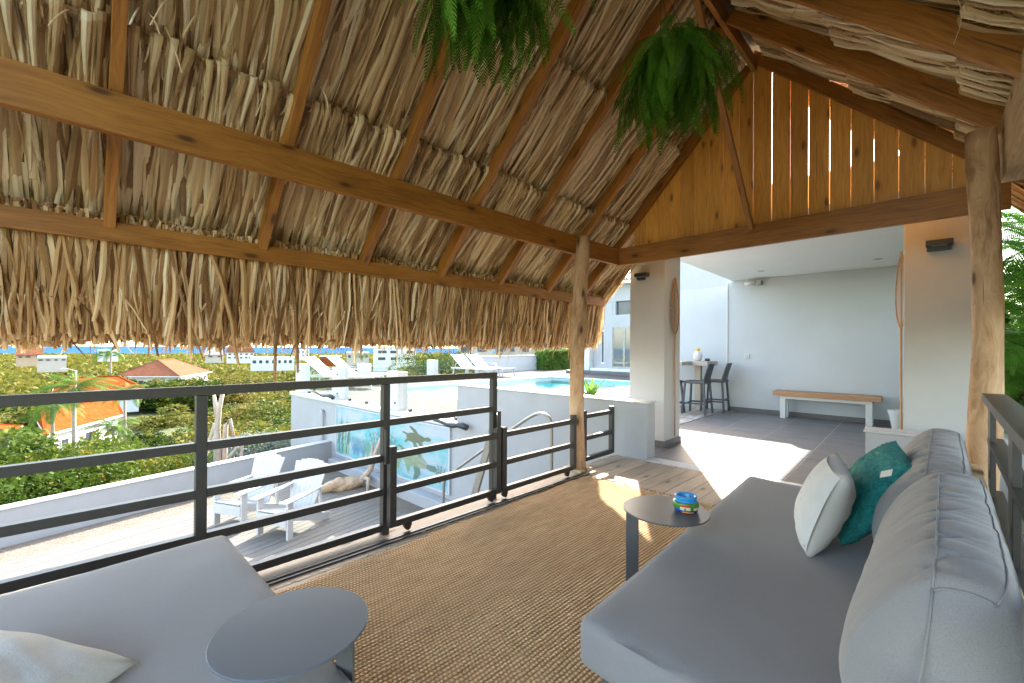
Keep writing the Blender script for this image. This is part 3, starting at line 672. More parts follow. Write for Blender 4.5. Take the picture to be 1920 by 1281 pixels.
# =================================================================== PAVILION
AX, AZ = -1.36, 4.15
TH = math.atan(1.06); CS, SN = cos(TH), sin(TH)
Y0, Y1 = -1.15, 5.35
def PL(s, y, h=0): return np.array([AX-s*CS-h*SN, y, AZ-s*SN+h*CS])
TR = math.atan(.955); CR, SR = cos(TR), sin(TR)
def PR(s, y, h=0): return np.array([AX+s*CR+h*SR, y, AZ-s*SR+h*CR])
pav = empty('thatched_pavilion', (-1.36, 1.5, 0), 'open palm thatched pavilion with pine rafters and log posts', 'pavilion')
# beams
MB().box(-2.91, -2.86, Y0, 4.735, 2.338, 2.54).build('plate_beam', M['pine'], pav, bevel=.003)
MB().box(-2.91, .34, 4.74, 4.79, 2.333, 2.545).build('gable_beam', M['pine'], pav, bevel=.003)
mb = MB(); mb.add([(.245, 4.02, 2.335), (.36, 4.02, 2.335), (.36, 4.02, 2.66), (.237, 4.10, 2.70), (.33, Y0, 2.335), (.45, Y0, 2.335), (.45, Y0, 2.70), (.33, Y0, 2.70)],
    [(0, 1, 2, 3), (7, 6, 5, 4), (0, 4, 5, 1), (1, 5, 6, 2), (2, 6, 7, 3), (3, 7, 4, 0)], [[(0, 0), (0, .1), (.1, .3), (0, .3)]]*2+[[(0, 1), (6, 1), (6, 1.3), (0, 1.3)]]*3+[[(0, 2.3), (6, 2.3), (6, 2.), (0, 2.)]])
mb.build('side_plate_beam', M['rough_wood'], pav, bevel=.006)['label'] = 'pale rough sawn plate beam on the right log post'
# rafters (left)
ry = [-1.1, -.66, .125, .92, 1.68, 2.46, 3.235, 4.04, 4.765]
for k, y in enumerate(ry):
    a, b = PL(.03, y, .05), PL(3.0, y, .05); MB().bar(a, b, .052, .10, up=(0, 0, 1)).build('rafter', M['pine'], pav, bevel=.002)
for k, y in enumerate([-1.1, -.4, .6, 1.5, 2.35, 3.15, 3.95, 4.765]):
    a, b = PR(.03, y, .065), PR(3.0, y, .065); MB().bar(a, b, .05, .14 if k < 7 else .10, up=(0, 0, 1)).build('rafter', M['pine'], pav, bevel=.002)
MB().bar((AX, Y0, AZ+.02), (AX, 4.80, AZ+.02), .04, .13).build('ridge_beam', M['pine'], pav, bevel=.002)
MB().bar((AX+.005, 3.05, 4.33), (AX+.005, 4.70, 2.50), .05, .045, up=(1, 0, 0)).build('ridge_brace', M['pine'], pav, bevel=.002)
# purlins at eaves
xp = -3.405
MB().box(xp-.035, xp, Y0, 5.27, 1.905, 2.02).build('eave_purlin', M['pine'], pav, bevel=.003)
MB().bar(PR(2.95, Y0, -.04), PR(2.95, 5.27, -.04), .035, .12).build('eave_purlin', M['pine'], pav, bevel=.003)
for s in (.12, 1.0, 1.96):
    MB().bar(PL(s, Y0, .125), PL(s, Y1, .125), .03, .03).build('batten', M['rough_wood'], pav)
    MB().bar(PR(s, Y0, .155), PR(s, Y1, .155), .03, .03).build('batten', M['rough_wood'], pav)
# gable boards
bxs = [-2.86]
gaps = [-1.369, -1.206, -1.047, -.903, -.742, -.587, -.43, -.272, -.114, .041, .2]
x = -1.369; left = []
while x > -2.8: left.append(x); x -= random.uniform(.13, .165)
edges = sorted(left)+gaps[1:]
for a, b in zip(edges[:-1], edges[1:]):
    gap = .0032 if b > -1.3 else .0015
    if b in (-.587, -.742, -1.047): gap = .0065
    a_, b_ = a+gap, b-.001
    def top(x): return (AZ-.02-(AX-x)*1.06) if x < AX else (AZ-.02-(x-AX)*.955)
    y0_, y1_ = 4.80, 4.822
    pts = [(a_, y0_, 2.40), (b_, y0_, 2.40), (b_, y0_, top(b_)+(.21 if b_ > AX else .15)), (a_, y0_, top(a_)+(.21 if a_ > AX else .15))]
    if a_ < AX < b_: pts.insert(3, (AX, y0_, AZ+.17))
    mb = MB(); n_ = len(pts); vs = np.array(pts+[(p[0], y1_, p[2]) for p in pts])
    o1, o2 = random.random()*30, random.random()*30
    uvf = [(p[2]+o1, p[0]+o2) for p in vs]
    fs = [tuple(range(n_)), tuple(reversed(range(n_, 2*n_)))]+[(i, (i+n_), (i+1) % n_+n_, (i+1) % n_) for i in range(n_)]
    mb.add(vs, fs, [[uvf[i] for i in f] for f in fs]); mb.build('gable_board', M['pine_board'], pav)
# log posts
def logpost(x, y, h, r, seed, bulge=None):
    rn = np.random.default_rng(seed); K = 26; n = 18; z = np.linspace(0, h, K); vs = []; base = rn.normal(0, 1, (6, 2))
    for k in range(K):
        t = z[k]/h; cx = x+(.06 if seed == 2 else 0)*(t-.3)+.018*sin(t*5+seed); cy = y+.012*cos(t*4+seed)
        R = r*(1.06-.1*t)*(1+.05*sin(9*t+seed)+.03*sin(23*t))
        for i in range(n):
            a = 2*pi*i/n; q_ = 1+.05*sin(2*a+seed)+.035*sin(3*a+1+3*t)+.02*sin(7*a+t*6)
            if bulge:
                for (bt, ba, bs, bw_) in bulge:
                    da = (a-ba+pi) % (2*pi)-pi; q_ += bs*math.exp(-((t-bt)/.035)**2-(da/bw_)**2)
            vs.append((cx+R*q_*cos(a), cy+R*q_*sin(a), z[k]))
    mb = MB(); fs = []; uvs = []
    o1, o2 = random.random()*9, random.random()*9
    for k in range(K-1):
        for i in range(n):
            j = (i+1) % n; fs.append((k*n+i, k*n+j, (k+1)*n+j, (k+1)*n+i)); c = 2*pi*r/n
            uvs.append([(o1+z[k], o2+c*i), (o1+z[k], o2+c*(i+1)), (o1+z[k+1], o2+c*(i+1)), (o1+z[k+1], o2+c*i)])
    fs.append(tuple((K-1)*n+i for i in range(n))); uvs.append([(0, 0)]*n)
    mb.add(vs, fs, uvs); return mb
l1 = logpost(-2.785, 3.80, 2.49, .078, 2).build('log_post', M['log'], pav, smooth=True); l1['label'] = 'slim peeled log post beside the low railing'
l2 = logpost(.165, 3.85, 2.62, .072, 5, [(.54, -2.0, .22, .5), (.93, -2.2, .15, .7), (.3, -1.9, .15, .4)]).build('log_post', M['log'], pav, smooth=True); l2['label'] = 'thicker knotty log post behind the sofa'
MB().box(-2.90, -2.67, 3.70, 3.90, .001, .03).build('post_foot', M['rough_wood'], pav)
for yy, lab in ((-1.0, None),): logpost(-2.79, yy, 2.5, .08, 3).build('log_post', M['log'], pav, smooth=True); logpost(.5, yy, 2.6, .08, 4).build('log_post', M['log'], pav, smooth=True)

# --- thatch
def strips(C, Wd, Nn, prof=((-1, 0), (0, 1), (1, 0))):
    """C N,K,3 centre line; Wd N,K,3 half width vector; Nn N,K,3 ridge vector"""
    Nn_, K = C.shape[:2]; m_ = len(prof)
    V = np.stack([C+Wd*p[0]+Nn*p[1] for p in prof], 2)       # N,K,m,3
    idx = np.arange(Nn_*K*m_).reshape(Nn_, K, m_)
    Q = np.stack([idx[:, :-1, :-1], idx[:, :-1, 1:], idx[:, 1:, 1:], idx[:, 1:, :-1]], -1).reshape(-1, 4)
    u = np.concatenate([np.zeros((Nn_, 1)), np.cumsum(np.linalg.norm(np.diff(C, axis=1), axis=2), axis=1)], 1)
    r = RNG.random((Nn_, 1, 1))*50
    UV = np.stack([np.broadcast_to(u[:, :, None], (Nn_, K, m_)), np.broadcast_to(r, (Nn_, K, m_))+np.linspace(0, .0, m_)], -1)
    return V.reshape(-1, 3), Q, UV.reshape(-1, 2)
def cat(parts):
    v, q, uv = [], [], []; n = 0
    for a, b, c in parts: v.append(a); q.append(b+n); uv.append(c); n += len(a)
    return np.concatenate(v), np.concatenate(q), np.concatenate(uv)
def bundle(L=1.15, n=15, spread=.085, sag=.045, w=(.005, .019), head=True, out0=.02, out1=.10, K=7):
    """leaf in local frame: x down slope, y across, z outwards; head at origin"""
    t = np.linspace(0, 1, K)[None, :]; n_ = n
    y0 = RNG.uniform(-.022, .022, (n_, 1)); y1 = y0*1.5+RNG.normal(0, spread*.6, (n_, 1)); Ln = L*RNG.uniform(.8, 1.05, (n_, 1))
    bow = RNG.normal(0, .018, (n_, 1)); lay = RNG.uniform(-.03, .03, (n_, 1))
    X = .0+Ln*t; Yc = y0+(y1-y0)*t**.9+bow*np.sin(pi*t)+RNG.normal(0, .004, (n_, K)); Zc = out0+(out1-out0)*t-sag*np.sin(pi*np.minimum(t*1.05, 1))*RNG.uniform(.6, 1.3, (n_, 1))+lay*t
    C = np.stack([X, Yc, Zc], -1)
    wd = RNG.uniform(*w, (n_, 1))*(.45+.75*np.sin(pi*(.12+.75*t))); tw = RNG.normal(0, .5, (n_, 1))+RNG.normal(0, .4, (n_, 1))*t
    Wd = np.stack([np.zeros_like(wd), wd*np.cos(tw), wd*np.sin(tw)], -1); Nv = np.stack([np.zeros_like(wd), -wd*np.sin(tw)*.5, -wd*np.cos(tw)*.5], -1)
    parts = [strips(C, Wd, Nv)]
    if head:
        nh = 2; Kh = 7; hl = RNG.uniform(.22, .38)
        xs_ = np.array([-.015, -.045, -.05, -.02, .04, .35*hl, hl]); zs_ = np.array([.05, .03, -.012, -.035, -.032, -.03, .0])
        hy = RNG.uniform(-.01, .01)
        C = np.stack([np.stack([xs_, np.full(Kh, hy)+np.linspace(0, RNG.normal(0, .012), Kh), zs_], -1),
                      np.stack([xs_*.8+.01, np.full(Kh, hy+RNG.uniform(.02, .03)), zs_*.7], -1)])
        ww = np.array([[.015, .017, .018, .0165, .015, .013, .005], [.008, .01, .010, .010, .008, .006, .003]])*RNG.uniform(.8, 1.2)
        Wd = np.stack([np.zeros_like(ww), ww, np.zeros_like(ww)], -1); Nv = np.stack([np.zeros_like(ww), np.zeros_like(ww), -ww*.9], -1)
        parts.append(strips(C, Wd, Nv, ((-1, -.5), (-.75, .45), (0, .8), (.75, .45), (1, -.5))))
        C2, W2 = [], []
        for _ in range(5):   # frayed bits round the fold
            a = RNG.uniform(-.03, .03); l = RNG.uniform(.08, .2); tt = np.linspace(0, 1, 4)
            C2.append(np.stack([-.04+l*tt, a+RNG.normal(0, .02)*tt, .02-.05*np.sin(pi*tt)+RNG.normal(0, .01)*tt], -1)); W2.append(np.stack([np.zeros(4), np.full(4, .0035), np.zeros(4)], -1))
        C2, W2 = np.array(C2), np.array(W2); parts.append(strips(C2, W2, W2[:, :, [0, 2, 1]]*.4))
    return cat(parts)
NV = 10
BV = [bundle() for _ in range(NV)]                         # head bundles
BM = [fastmesh('palm_leaf', *(b[:2]), M['straw'], uv=b[2], link=False) for b in BV]
def frameL(): return np.array([[-CS, 0, -SN], [0, -1, 0], [-SN, 0, CS]]).T      # columns: x,y,z axes
def frameR(): return np.array([[CR, 0, -SR], [0, 1, 0], [SR, 0, CR]]).T
def place_row(s, side, pitch, hoff, cover, indiv, sc=1.):
    Fm = frameL() if side == 'L' else frameR(); P = PL if side == 'L' else PR
    y = Y0; mass = []
    while y < Y1:
        k = random.randrange(NV); p = P(s+random.uniform(-.02, .02), y+random.uniform(-.012, .012), hoff); rz = random.gauss(0, .05)
        c, sn = cos(rz), sin(rz); Rz = np.array([[c, -sn, 0], [sn, c, 0], [0, 0, 1]])
        A = Fm@Rz; scl = sc*random.uniform(.93, 1.07)
        if indiv(y): LEAVES.append((k, p, A, scl))
        else:
            v_, q_, uv_ = BV[k]; mass.append(((v_*np.array([scl, 1, 1]))@A.T+p, q_, uv_+np.array([0, random.random()*30])))
        y += pitch*random.uniform(.85, 1.15)
    return mass
LEAVES = []; mass = []
mass += place_row(1.96, 'L', .07, .10, 1, lambda y: y > -.45)
mass += place_row(1.0, 'L', .07, .10, 1, lambda y: .1 < y < 5.4)
mass += place_row(.08, 'L', .07, .10, 1, lambda y: False)
mass += place_row(1.9, 'R', .07, .135, 1, lambda y: 1.4 < y)
mass += place_row(1.02, 'R', .07, .135, 1, lambda y: 1.4 < y)
mass += place_row(.08, 'R', .07, .135, 1, lambda y: False)
mass += place_row(2.55, 'R', .07, .135, 1, lambda y: False)
random.shuffle(LEAVES)
from mathutils import Quaternion
for k, p, A, scl in LEAVES[:295]:
    o = bpy.data.objects.new('palm_leaf', BM[k]); COL.objects.link(o); o.parent = pav
    o.location = Vector(p)-root_loc(pav); o.rotation_mode = 'QUATERNION'; o.rotation_quaternion = Matrix(A.tolist()).to_quaternion(); o.scale = (scl, 1, 1)
for k, p, A, scl in LEAVES[295:]:
    v_, q_, uv_ = BV[k]; mass.append(((v_*np.array([scl, 1, 1]))@A.T+p, q_, uv_+np.array([0, random.random()*30])))
v_, q_, uv_ = cat(mass); o = fastmesh('thatch_leaves', v_, q_, M['straw'], pav, uv_); o['kind'] = 'stuff'
# filler strips lying just outside so that no backing shows in flat patches
def filler(P, Fm, n, s0, s1, h0, h1):
    K = 5; t = np.linspace(0, 1, K)[None, :]; L = RNG.uniform(.5, .9, (n, 1)); s = RNG.uniform(s0, s1, (n, 1)); y = RNG.uniform(Y0, Y1, (n, 1))
    X = s+L*t; Yc = y+RNG.normal(0, .04, (n, 1))*t+RNG.normal(0, .006, (n, K)); Zc = RNG.uniform(h0, h1, (n, 1))+RNG.normal(0, .008, (n, K))
    o_ = P(0, 0, 0); ex, ey, ez = Fm[:, 0], np.array([0, 1., 0]), Fm[:, 2]
    C = o_+X[..., None]*ex+Yc[..., None]*ey+Zc[..., None]*ez; wd = RNG.uniform(.008, .018, (n, 1, 1)); tw = RNG.normal(0, .4, (n, 1, 1))
    Wd = np.broadcast_to(wd*(np.cos(tw)*ey+np.sin(tw)*ez), C.shape); Nv = np.broadcast_to(-wd*.4*ez, C.shape)
    return strips(C, Wd, Nv)
v_, q_, uv_ = cat([filler(PL, frameL(), 5500, -.05, 2.9, .14, .19), filler(PR, frameR(), 5000, -.05, 2.7, .17, .22)])
o = fastmesh('thatch_underlayer', v_, q_, M['straw'], pav, uv_); o['kind'] = 'stuff'
# fringe hanging from eave
def fringe(n, x0, x1, z0, zt, yA, yB, w, K=7, splay=.05, side=-1, zj=.04):
    t = np.linspace(0, 1, K)[None, :]; y = RNG.uniform(yA, yB, (n, 1)); xx = RNG.uniform(0, 1, (n, 1))
    za = z0+RNG.uniform(-.03, .05, (n, 1)); zb = zt-.022+RNG.normal(0, zj, (n, 1))+.012*np.sin(y*7)+(RNG.random((n, 1)) < .006)*(-.06)
    Zc = za+(zb-za)*t; X = (x0+(x1-x0)*t**1.2)+side*xx*(.02+.12*t)+RNG.normal(0, .004, (n, K)); Yc = y+RNG.normal(0, splay, (n, 1))*t+RNG.normal(0, .02, (n, 1))*np.sin(pi*t)+RNG.normal(0, .003, (n, K))
    C = np.stack([X, Yc, Zc], -1); wd = RNG.uniform(*w, (n, 1))*(.55+.6*np.sin(pi*(.15+.8*t))); tw = RNG.normal(0, .7, (n, 1))
    Wd = np.stack([wd*np.sin(tw), wd*np.cos(tw), 0*wd], -1); Nv = np.stack([wd*np.cos(tw)*.55, -wd*np.sin(tw)*.55, 0*wd], -1)
    return strips(C, Wd, Nv)
v_, q_, uv_ = cat([fringe(2400, xp-.04, xp-.14, 2.03, 1.395, Y0, 5.33, (.006, .018), zj=.02), fringe(2400, xp-.10, xp-.22, 2.12, 1.37, Y0, 5.36, (.008, .022), zj=.02), fringe(2600, xp-.16, xp-.30, 2.15, 1.345, Y0, 5.38, (.008, .02), zj=.018),
                   fringe(300, xp-.02, xp-.08, 2.03, 1.45, Y0, 5.3, (.006, .016), splay=.09, zj=.14), fringe(420, xp-.08, xp-.2, 1.6, 1.31, Y0, 5.35, (.003, .007), splay=.08, zj=.035)])
o = fastmesh('thatch_fringe', v_, q_, M['fringe'], pav, uv_); o['kind'] = 'stuff'
pe = PR(3.0, 0, 0); v_, q_, uv_ = cat([fringe(1600, pe[0]+.04, pe[0]+.2, pe[2]+.1, 1.72, Y0, 5.33, (.008, .018), side=1), fringe(1600, pe[0]+.1, pe[0]+.3, pe[2]+.1, 1.68, Y0, 5.35, (.008, .02), side=1)])
o = fastmesh('thatch_fringe', v_, q_, M['fringe'], pav, uv_); o['kind'] = 'stuff'
# verge: ragged ends at the gable overhang
def verge(P, Fm, n):
    K = 6; t = np.linspace(0, 1, K)[None, :]; s = RNG.uniform(.0, 3.1, (n, 1)); L = RNG.uniform(.3, .6, (n, 1))
    X = s+L*t; Yc = Y1-.12+RNG.uniform(0, .12, (n, 1))+RNG.normal(.01, .03, (n, 1))*t; Zc = RNG.uniform(.02, .2, (n, 1))-.03*t
    o_ = P(0, 0, 0); ex, ey, ez = Fm[:, 0], np.array([0, 1., 0]), Fm[:, 2]
    C = o_+X[..., None]*ex+Yc[..., None]*ey+Zc[..., None]*ez; wd = RNG.uniform(.005, .012, (n, 1, 1))
    return strips(C, np.broadcast_to(wd*ez, C.shape), np.broadcast_to(wd*.4*ey, C.shape))
v_, q_, uv_ = cat([verge(PL, frameL(), 700), verge(PR, frameR(), 600)]); o = fastmesh('thatch_verge', v_, q_, M['straw'], pav, uv_); o['kind'] = 'stuff'
# stray leaf ends dangling from the underside
strays = []
for _ in range(46):
    y = random.uniform(-.3, 5); s = random.choice((1.0, 1.96))-random.uniform(0, .25); P = random.choice((PL, PL, PR)); a = P(s, y, .06)
    l = random.uniform(.06, .22); b = a+np.array([random.uniform(-.05, .05), random.uniform(-.06, .06), -l]); tt = np.linspace(0, 1, 5)[:, None]
    C = (a+(b-a)*tt+np.array([1, 0, 0])*.02*np.sin(pi*tt))[None]; strays.append(strips(C, np.broadcast_to(np.array([.0, .004, 0]), C.shape), np.broadcast_to(np.array([.002, 0, 0]), C.shape)))
v_, q_, uv_ = cat(strays); o = fastmesh('loose_leaf_ends', v_, q_, M['straw'], pav, uv_); o['kind'] = 'stuff'
# solid thatch body outside
def shell(P, hh, s0, s1, name):
    ns, ny_ = 40, 60; s, y = np.meshgrid(np.linspace(s0, s1, ns), np.linspace(Y0-.1, Y1+.02, ny_), indexing='ij')
    o_ = P(0, 0, 0); ex = P(1, 0, 0)-o_; ez = P(0, 0, 1)-o_; out = []
    for h, sgn in ((hh, 1), (hh+.22, -1)):
        hz = h+.015*np.sin(s*17+y*3)+.01*np.sin(y*23)
        out.append(o_+s[..., None]*ex+y[..., None]*np.array([0, 1., 0])+hz[..., None]*ez)
    v = np.concatenate([a.reshape(-1, 3) for a in out]); ii, jj = np.meshgrid(np.arange(ns-1), np.arange(ny_-1), indexing='ij'); b = ii*ny_+jj
    q = np.stack([b, b+ny_, b+ny_+1, b+1], -1).reshape(-1, 4); n0 = ns*ny_
    rim = []
    for i in range(ns-1): rim += [(i*ny_, n0+i*ny_, n0+(i+1)*ny_, (i+1)*ny_), (i*ny_+ny_-1, (i+1)*ny_+ny_-1, n0+(i+1)*ny_+ny_-1, n0+i*ny_+ny_-1)]
    for j in range(ny_-1): rim += [((ns-1)*ny_+j, n0+(ns-1)*ny_+j, n0+(ns-1)*ny_+j+1, (ns-1)*ny_+j+1)]
    q = np.concatenate([q, (q+n0)[:, ::-1], np.array(rim)]); return fastmesh(name, v, q, M['backing'], pav, smooth=True)
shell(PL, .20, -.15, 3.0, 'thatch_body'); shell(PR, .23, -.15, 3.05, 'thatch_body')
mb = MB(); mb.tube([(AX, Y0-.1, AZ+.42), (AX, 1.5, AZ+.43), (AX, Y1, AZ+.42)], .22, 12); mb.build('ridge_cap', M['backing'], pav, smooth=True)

# =================================================================== RAILINGS
def sq(mb, a, b, w=.045, h=.045, up=(0, 0, 1)): mb.bar(a, b, w, h, up); return mb
XR = -2.765
fence = empty('steel_railing', (XR, 1., 0), 'tall dark steel railing with horizontal rails along the deck edge', 'railing')
for y in (-1.95, -.65, .46, 1.52): sq(MB(), (XR, y, .0), (XR, y, 1.043), .05, .05, (0, 1, 0)).build('upright', M['steel'], fence, bevel=.003)
sq(MB(), (XR, 2.545, .0), (XR, 2.545, 1.043), .05, .05, (0, 1, 0)).build('upright', M['steel'], fence, bevel=.003)
sq(MB(), (XR, -2.6, 1.068), (XR, 2.57, 1.068), .05, .048).build('top_rail', M['steel'], fence, bevel=.003)
for z in (.775, .53, .297, .05):
    ys = [-2.6, -1.975, -.675, .435, 1.495, 2.52]
    st = [(-2.6, -1.975), (-1.925, -.675), (-.625, .435), (.485, 1.495)]+([(1.545, 2.52)] if z > .7 else [])
    for a, b in st: sq(MB(), (XR, a, z), (XR, b, z), .045, .045).build('rail', M['steel'], fence, bevel=.002)
XG = -2.695
gate = empty('sliding_gate', (XG, 2.1, 0), 'low sliding steel gate with small wheels in front of the tall railing', 'gate')
def lowframe(root, x, y0, y1, zt=.60, legs=True):
    for y in (y0, y1): sq(MB(), (x, y, .065), (x, y, zt+.02), .05, .05, (0, 1, 0)).build('upright', M['steel'], root, bevel=.003)
    for z in (zt-.045, .315, .085): sq(MB(), (x, y0+.026, z), (x, y1-.026, z), .045, .045).build('rail', M['steel'], root, bevel=.002)
lowframe(gate, XG, 1.535, 2.53)
for y in (1.66, 2.46):
    MB().box(XG-.012, XG+.012, y-.03, y+.03, .035, .066).build('wheel_bracket', M['steel'], gate); mb = MB(); mb.tube([(XG-.014, y, .032), (XG+.014, y, .032)], .022, 14); mb.build('wheel', M['steel'], gate)
MB().box(XG-.03, XG+.0, 1.49, 1.509, .50, .74).build('latch', M['steel'], gate, bevel=.002)
g2 = empty('low_railing', (XG, 3.15, 0), 'low steel railing between the sliding gate and the log post', 'railing')
lowframe(g2, XG, 2.60, 3.60)
for y in (2.62, 3.50):
    MB().box(XG-.012, XG+.012, y-.03, y+.03, .035, .066).build('wheel_bracket', M['steel'], g2); mb = MB(); mb.tube([(XG-.014, y, .032), (XG+.014, y, .032)], .022, 14); mb.build('wheel', M['steel'], g2)
MB().box(XG-.03, XG+.0, 2.556, 2.574, .52, .76).build('latch', M['steel'], g2, bevel=.002)
g3 = empty('low_railing', (-2.79, 4.3, 0), 'short low steel railing between the log post and the parapet wall', 'railing')
lowframe(g3, -2.80, 3.93, 4.49, .60)
# right railing behind sofa
rr_ = empty('steel_railing', (.17, 3, 0), 'dark steel railing behind the sofa backrest at the right', 'railing')
for y in (3.40, 2.36, 1.2, .0): MB().box(.168, .19, y-.07, y+.07, .0, 1.025).build('upright', M['steel'], rr_, bevel=.002)
MB().box(.145, .235, -.8, 3.5, 1.03, 1.07).build('top_rail', M['steel'], rr_, bevel=.003)
for z in (.80, .52, .25): MB().box(.165, .225, -.8, 3.5, z, z+.03).build('rail', M['steel'], rr_, bevel=.002)
MB().box(.09, .15, .9, 3.62, .62, .655).build('ledge_board', M['rough_wood'], rr_, bevel=.004)

def chaikin(p, n=2):
    p = [np.array(a, float) for a in p]
    for _ in range(n):
        q = [p[0]]
        for a, b in zip(p[:-1], p[1:]): q += [a*.75+b*.25, a*.25+b*.75]
        p = q+[p[-1]]
    return p
# stairs down to lower terrace
st = empty('garden_stairs', (-3.8, 3.4, -1.5), 'stairs with bent steel handrails leading down from the deck', 'stairs')
for i in range(8):
    MB().box(-3.10-i*.27, -2.84-i*.27, 2.75, 4.05, -.22-i*.19, -.18-i*.19).build('tread', M['deck'], st)
for y, x0 in ((4.2, -3.48), (2.62, -3.3)):
    pts = [(x0, y, -.25), (x0, y, .35), (x0-.05, y, .45), (x0-.2, y, .48), (x0-.45, y, .36), (x0-1.4, y, -.26), (x0-2.1, y, -.72), (x0-2.22, y, -.82), (x0-2.26, y, -.95), (x0-2.26, y, -1.55)]
    if y < 4: continue
    MB().tube(chaikin(pts), .022, 10).build('handrail', M['steel2'], st, smooth=True)
MB().bar((-4.75, 3.75, -1.5), (-3.86, 3.62, .50), .10, .035, up=(0, 1, 0)).build('stringer', M['steel2'], st, bevel=.003)
MB().bar((-4.9, 2.75, -1.6), (-2.9, 2.75, -.2), .04, .2).build('stringer', M['steel2'], st)

# =================================================================== RUG
rug = empty('jute_rug', (-1.6, 1.6, 0), 'large natural jute rug with woven ridges on the deck', 'rug')
RA = radians(1.9); RF = rotframe(RA, -2.47, 0)
NXR, NYR = 60, 110
gx, gy = np.meshgrid(np.linspace(0, 1.95, NXR), np.linspace(-1.2, 3.66, NYR), indexing='ij')
ex = gx.copy(); ex[0] += .012*np.sin(gy[0]*9)+.008*np.sin(gy[0]*31); ey = gy.copy(); ey[:, -1] += .02*np.sin(gx[:, -1]*7)+.012*np.sin(gx[:, -1]*29)
vz = .016+.0015*np.sin(gx*40)*np.sin(gy*13); top_ = np.stack([ex, ey, vz], -1); bot = np.stack([ex, ey, np.full_like(vz, .002)], -1)
top_[0, :, 2] = .006; top_[:, -1, 2] = .006
vv = RF(np.concatenate([top_.reshape(-1, 3), bot.reshape(-1, 3)])); ii, jj = np.meshgrid(np.arange(NXR-1), np.arange(NYR-1), indexing='ij'); b = ii*NYR+jj
qq = np.stack([b, b+NYR, b+NYR+1, b+1], -1).reshape(-1, 4); n0 = NXR*NYR
rim = [(j, j+1, n0+j+1, n0+j) for j in range(NYR-1)]+[(i*NYR+NYR-1, (i+1)*NYR+NYR-1, n0+(i+1)*NYR+NYR-1, n0+i*NYR+NYR-1) for i in range(NXR-1)]
fastmesh('woven_mat', vv, np.concatenate([qq, np.array(rim)]), M['rug'], rug, smooth=True)
fz = []
for _ in range(130):
    if random.random() < .7: a = np.array([random.uniform(0, 1.9), 3.65, .012]); d = np.array([random.gauss(0, .5), random.uniform(.3, 1), 0])
    else: a = np.array([.0, random.uniform(.6, 3.6), .012]); d = np.array([-random.uniform(.3, 1), random.gauss(0, .5), 0])
    l = random.uniform(.02, .07); tt = np.linspace(0, 1, 5)[:, None]; C = RF(a+d*l*tt+np.array([1, 0, 0])*.01*np.sin(tt*5)+np.array([0, 0, .008])*np.sin(pi*tt))[None]
    fz.append(strips(C, np.broadcast_to(np.array([.0022, .0012, 0]), C.shape), np.broadcast_to(np.array([0, 0, .003]), C.shape)))
v_, q_, uv_ = cat(fz); o = fastmesh('loose_fibres', v_, q_, M['rug_edge'], rug, uv_); o['kind'] = 'stuff'

# =================================================================== SOFT SHAPES
def softbox(x0, x1, y0, y1, z0, z1, r=.03, fr=ident, n=14, crown=.01, skew=None):
    """mattress-like box with rounded edges"""
    mb = MB(); N_ = n; g_ = np.linspace(-1, 1, N_)
    def sp(a): return np.sign(a)*(1-(1-np.abs(a))**1.7)
    vs = {}; verts = []; faces = []
    hx, hy, hz = (x1-x0)/2, (y1-y0)/2, (z1-z0)/2; c = np.array([(x0+x1)/2, (y0+y1)/2, (z0+z1)/2])
    def V(i, j, k):
        key = (i, j, k)
        if key in vs: return vs[key]
        p = np.array([sp(g_[i])*hx, sp(g_[j])*hy, sp(g_[k])*hz]); inner = np.clip(p, [-hx+r, -hy+r, -hz+r], [hx-r, hy-r, hz-r]); d = p-inner; L = np.linalg.norm(d)
        if L > 1e-9: p = inner+d/L*min(r, L if (abs(d) > 1e-9).sum() == 1 else r)
        if k == N_-1: p[2] += crown*(1-g_[i]**2)*(1-g_[j]**2)+.002*math.sin(p[0]*17+p[1]*9)
        verts.append(p+c); vs[key] = len(verts)-1; return vs[key]
    R = range(N_-1); E_ = N_-1
    for a in R:
        for b in R:
            faces += [(V(a, b, E_), V(a+1, b, E_), V(a+1, b+1, E_), V(a, b+1, E_)), (V(a, b+1, 0), V(a+1, b+1, 0), V(a+1, b, 0), V(a, b, 0)),
                      (V(a, 0, b), V(a+1, 0, b), V(a+1, 0, b+1), V(a, 0, b+1)), (V(a, E_, b+1), V(a+1, E_, b+1), V(a+1, E_, b), V(a, E_, b)),
                      (V(0, a, b+1), V(0, a+1, b+1), V(0, a+1, b), V(0, a, b)), (V(E_, a, b), V(E_, a+1, b), V(E_, a+1, b+1), V(E_, a, b+1))]
    mb.add(fr(np.array(verts)), faces); return mb
def shear_frame(pts_src, pts_dst):
    A = np.array([[a, b, 1] for a, b in pts_src]); B = np.array(pts_dst, float); T, *_ = np.linalg.lstsq(A, B, rcond=None)
    def f(p): q = p.copy(); q[:, :2] = np.c_[p[:, :2], np.ones(len(p))]@T; return q
    return f
sofa = empty('sofa', (-.4, 2.2, 0), 'long low grey outdoor sofa seat with fat back bolsters', 'sofa')
SF = shear_frame([(0, 0), (0, 2.18), (.95, 0), (.95, 2.2)], [(-.835, 1.15), (-.985, 3.33), (.10, 1.12), (.0, 3.30)])
softbox(0, .97, 0, 2.18, .265, .425, .035, SF, 18, .006).build('seat_mattress', M['seat'], sofa, smooth=True)
mb = MB(); vs = []
for z in (.02, .262):
    for a, b in ((.06, .07), (.95, .07), (.95, 2.12), (.06, 2.12)): vs.append((a, b, z))
mb.add(SF(np.array(vs, float)), [(0, 3, 2, 1), (4, 5, 6, 7), (0, 1, 5, 4), (1, 2, 6, 5), (2, 3, 7, 6), (3, 0, 4, 7)]); mb.build('sofa_base', M['table_dark'], sofa)
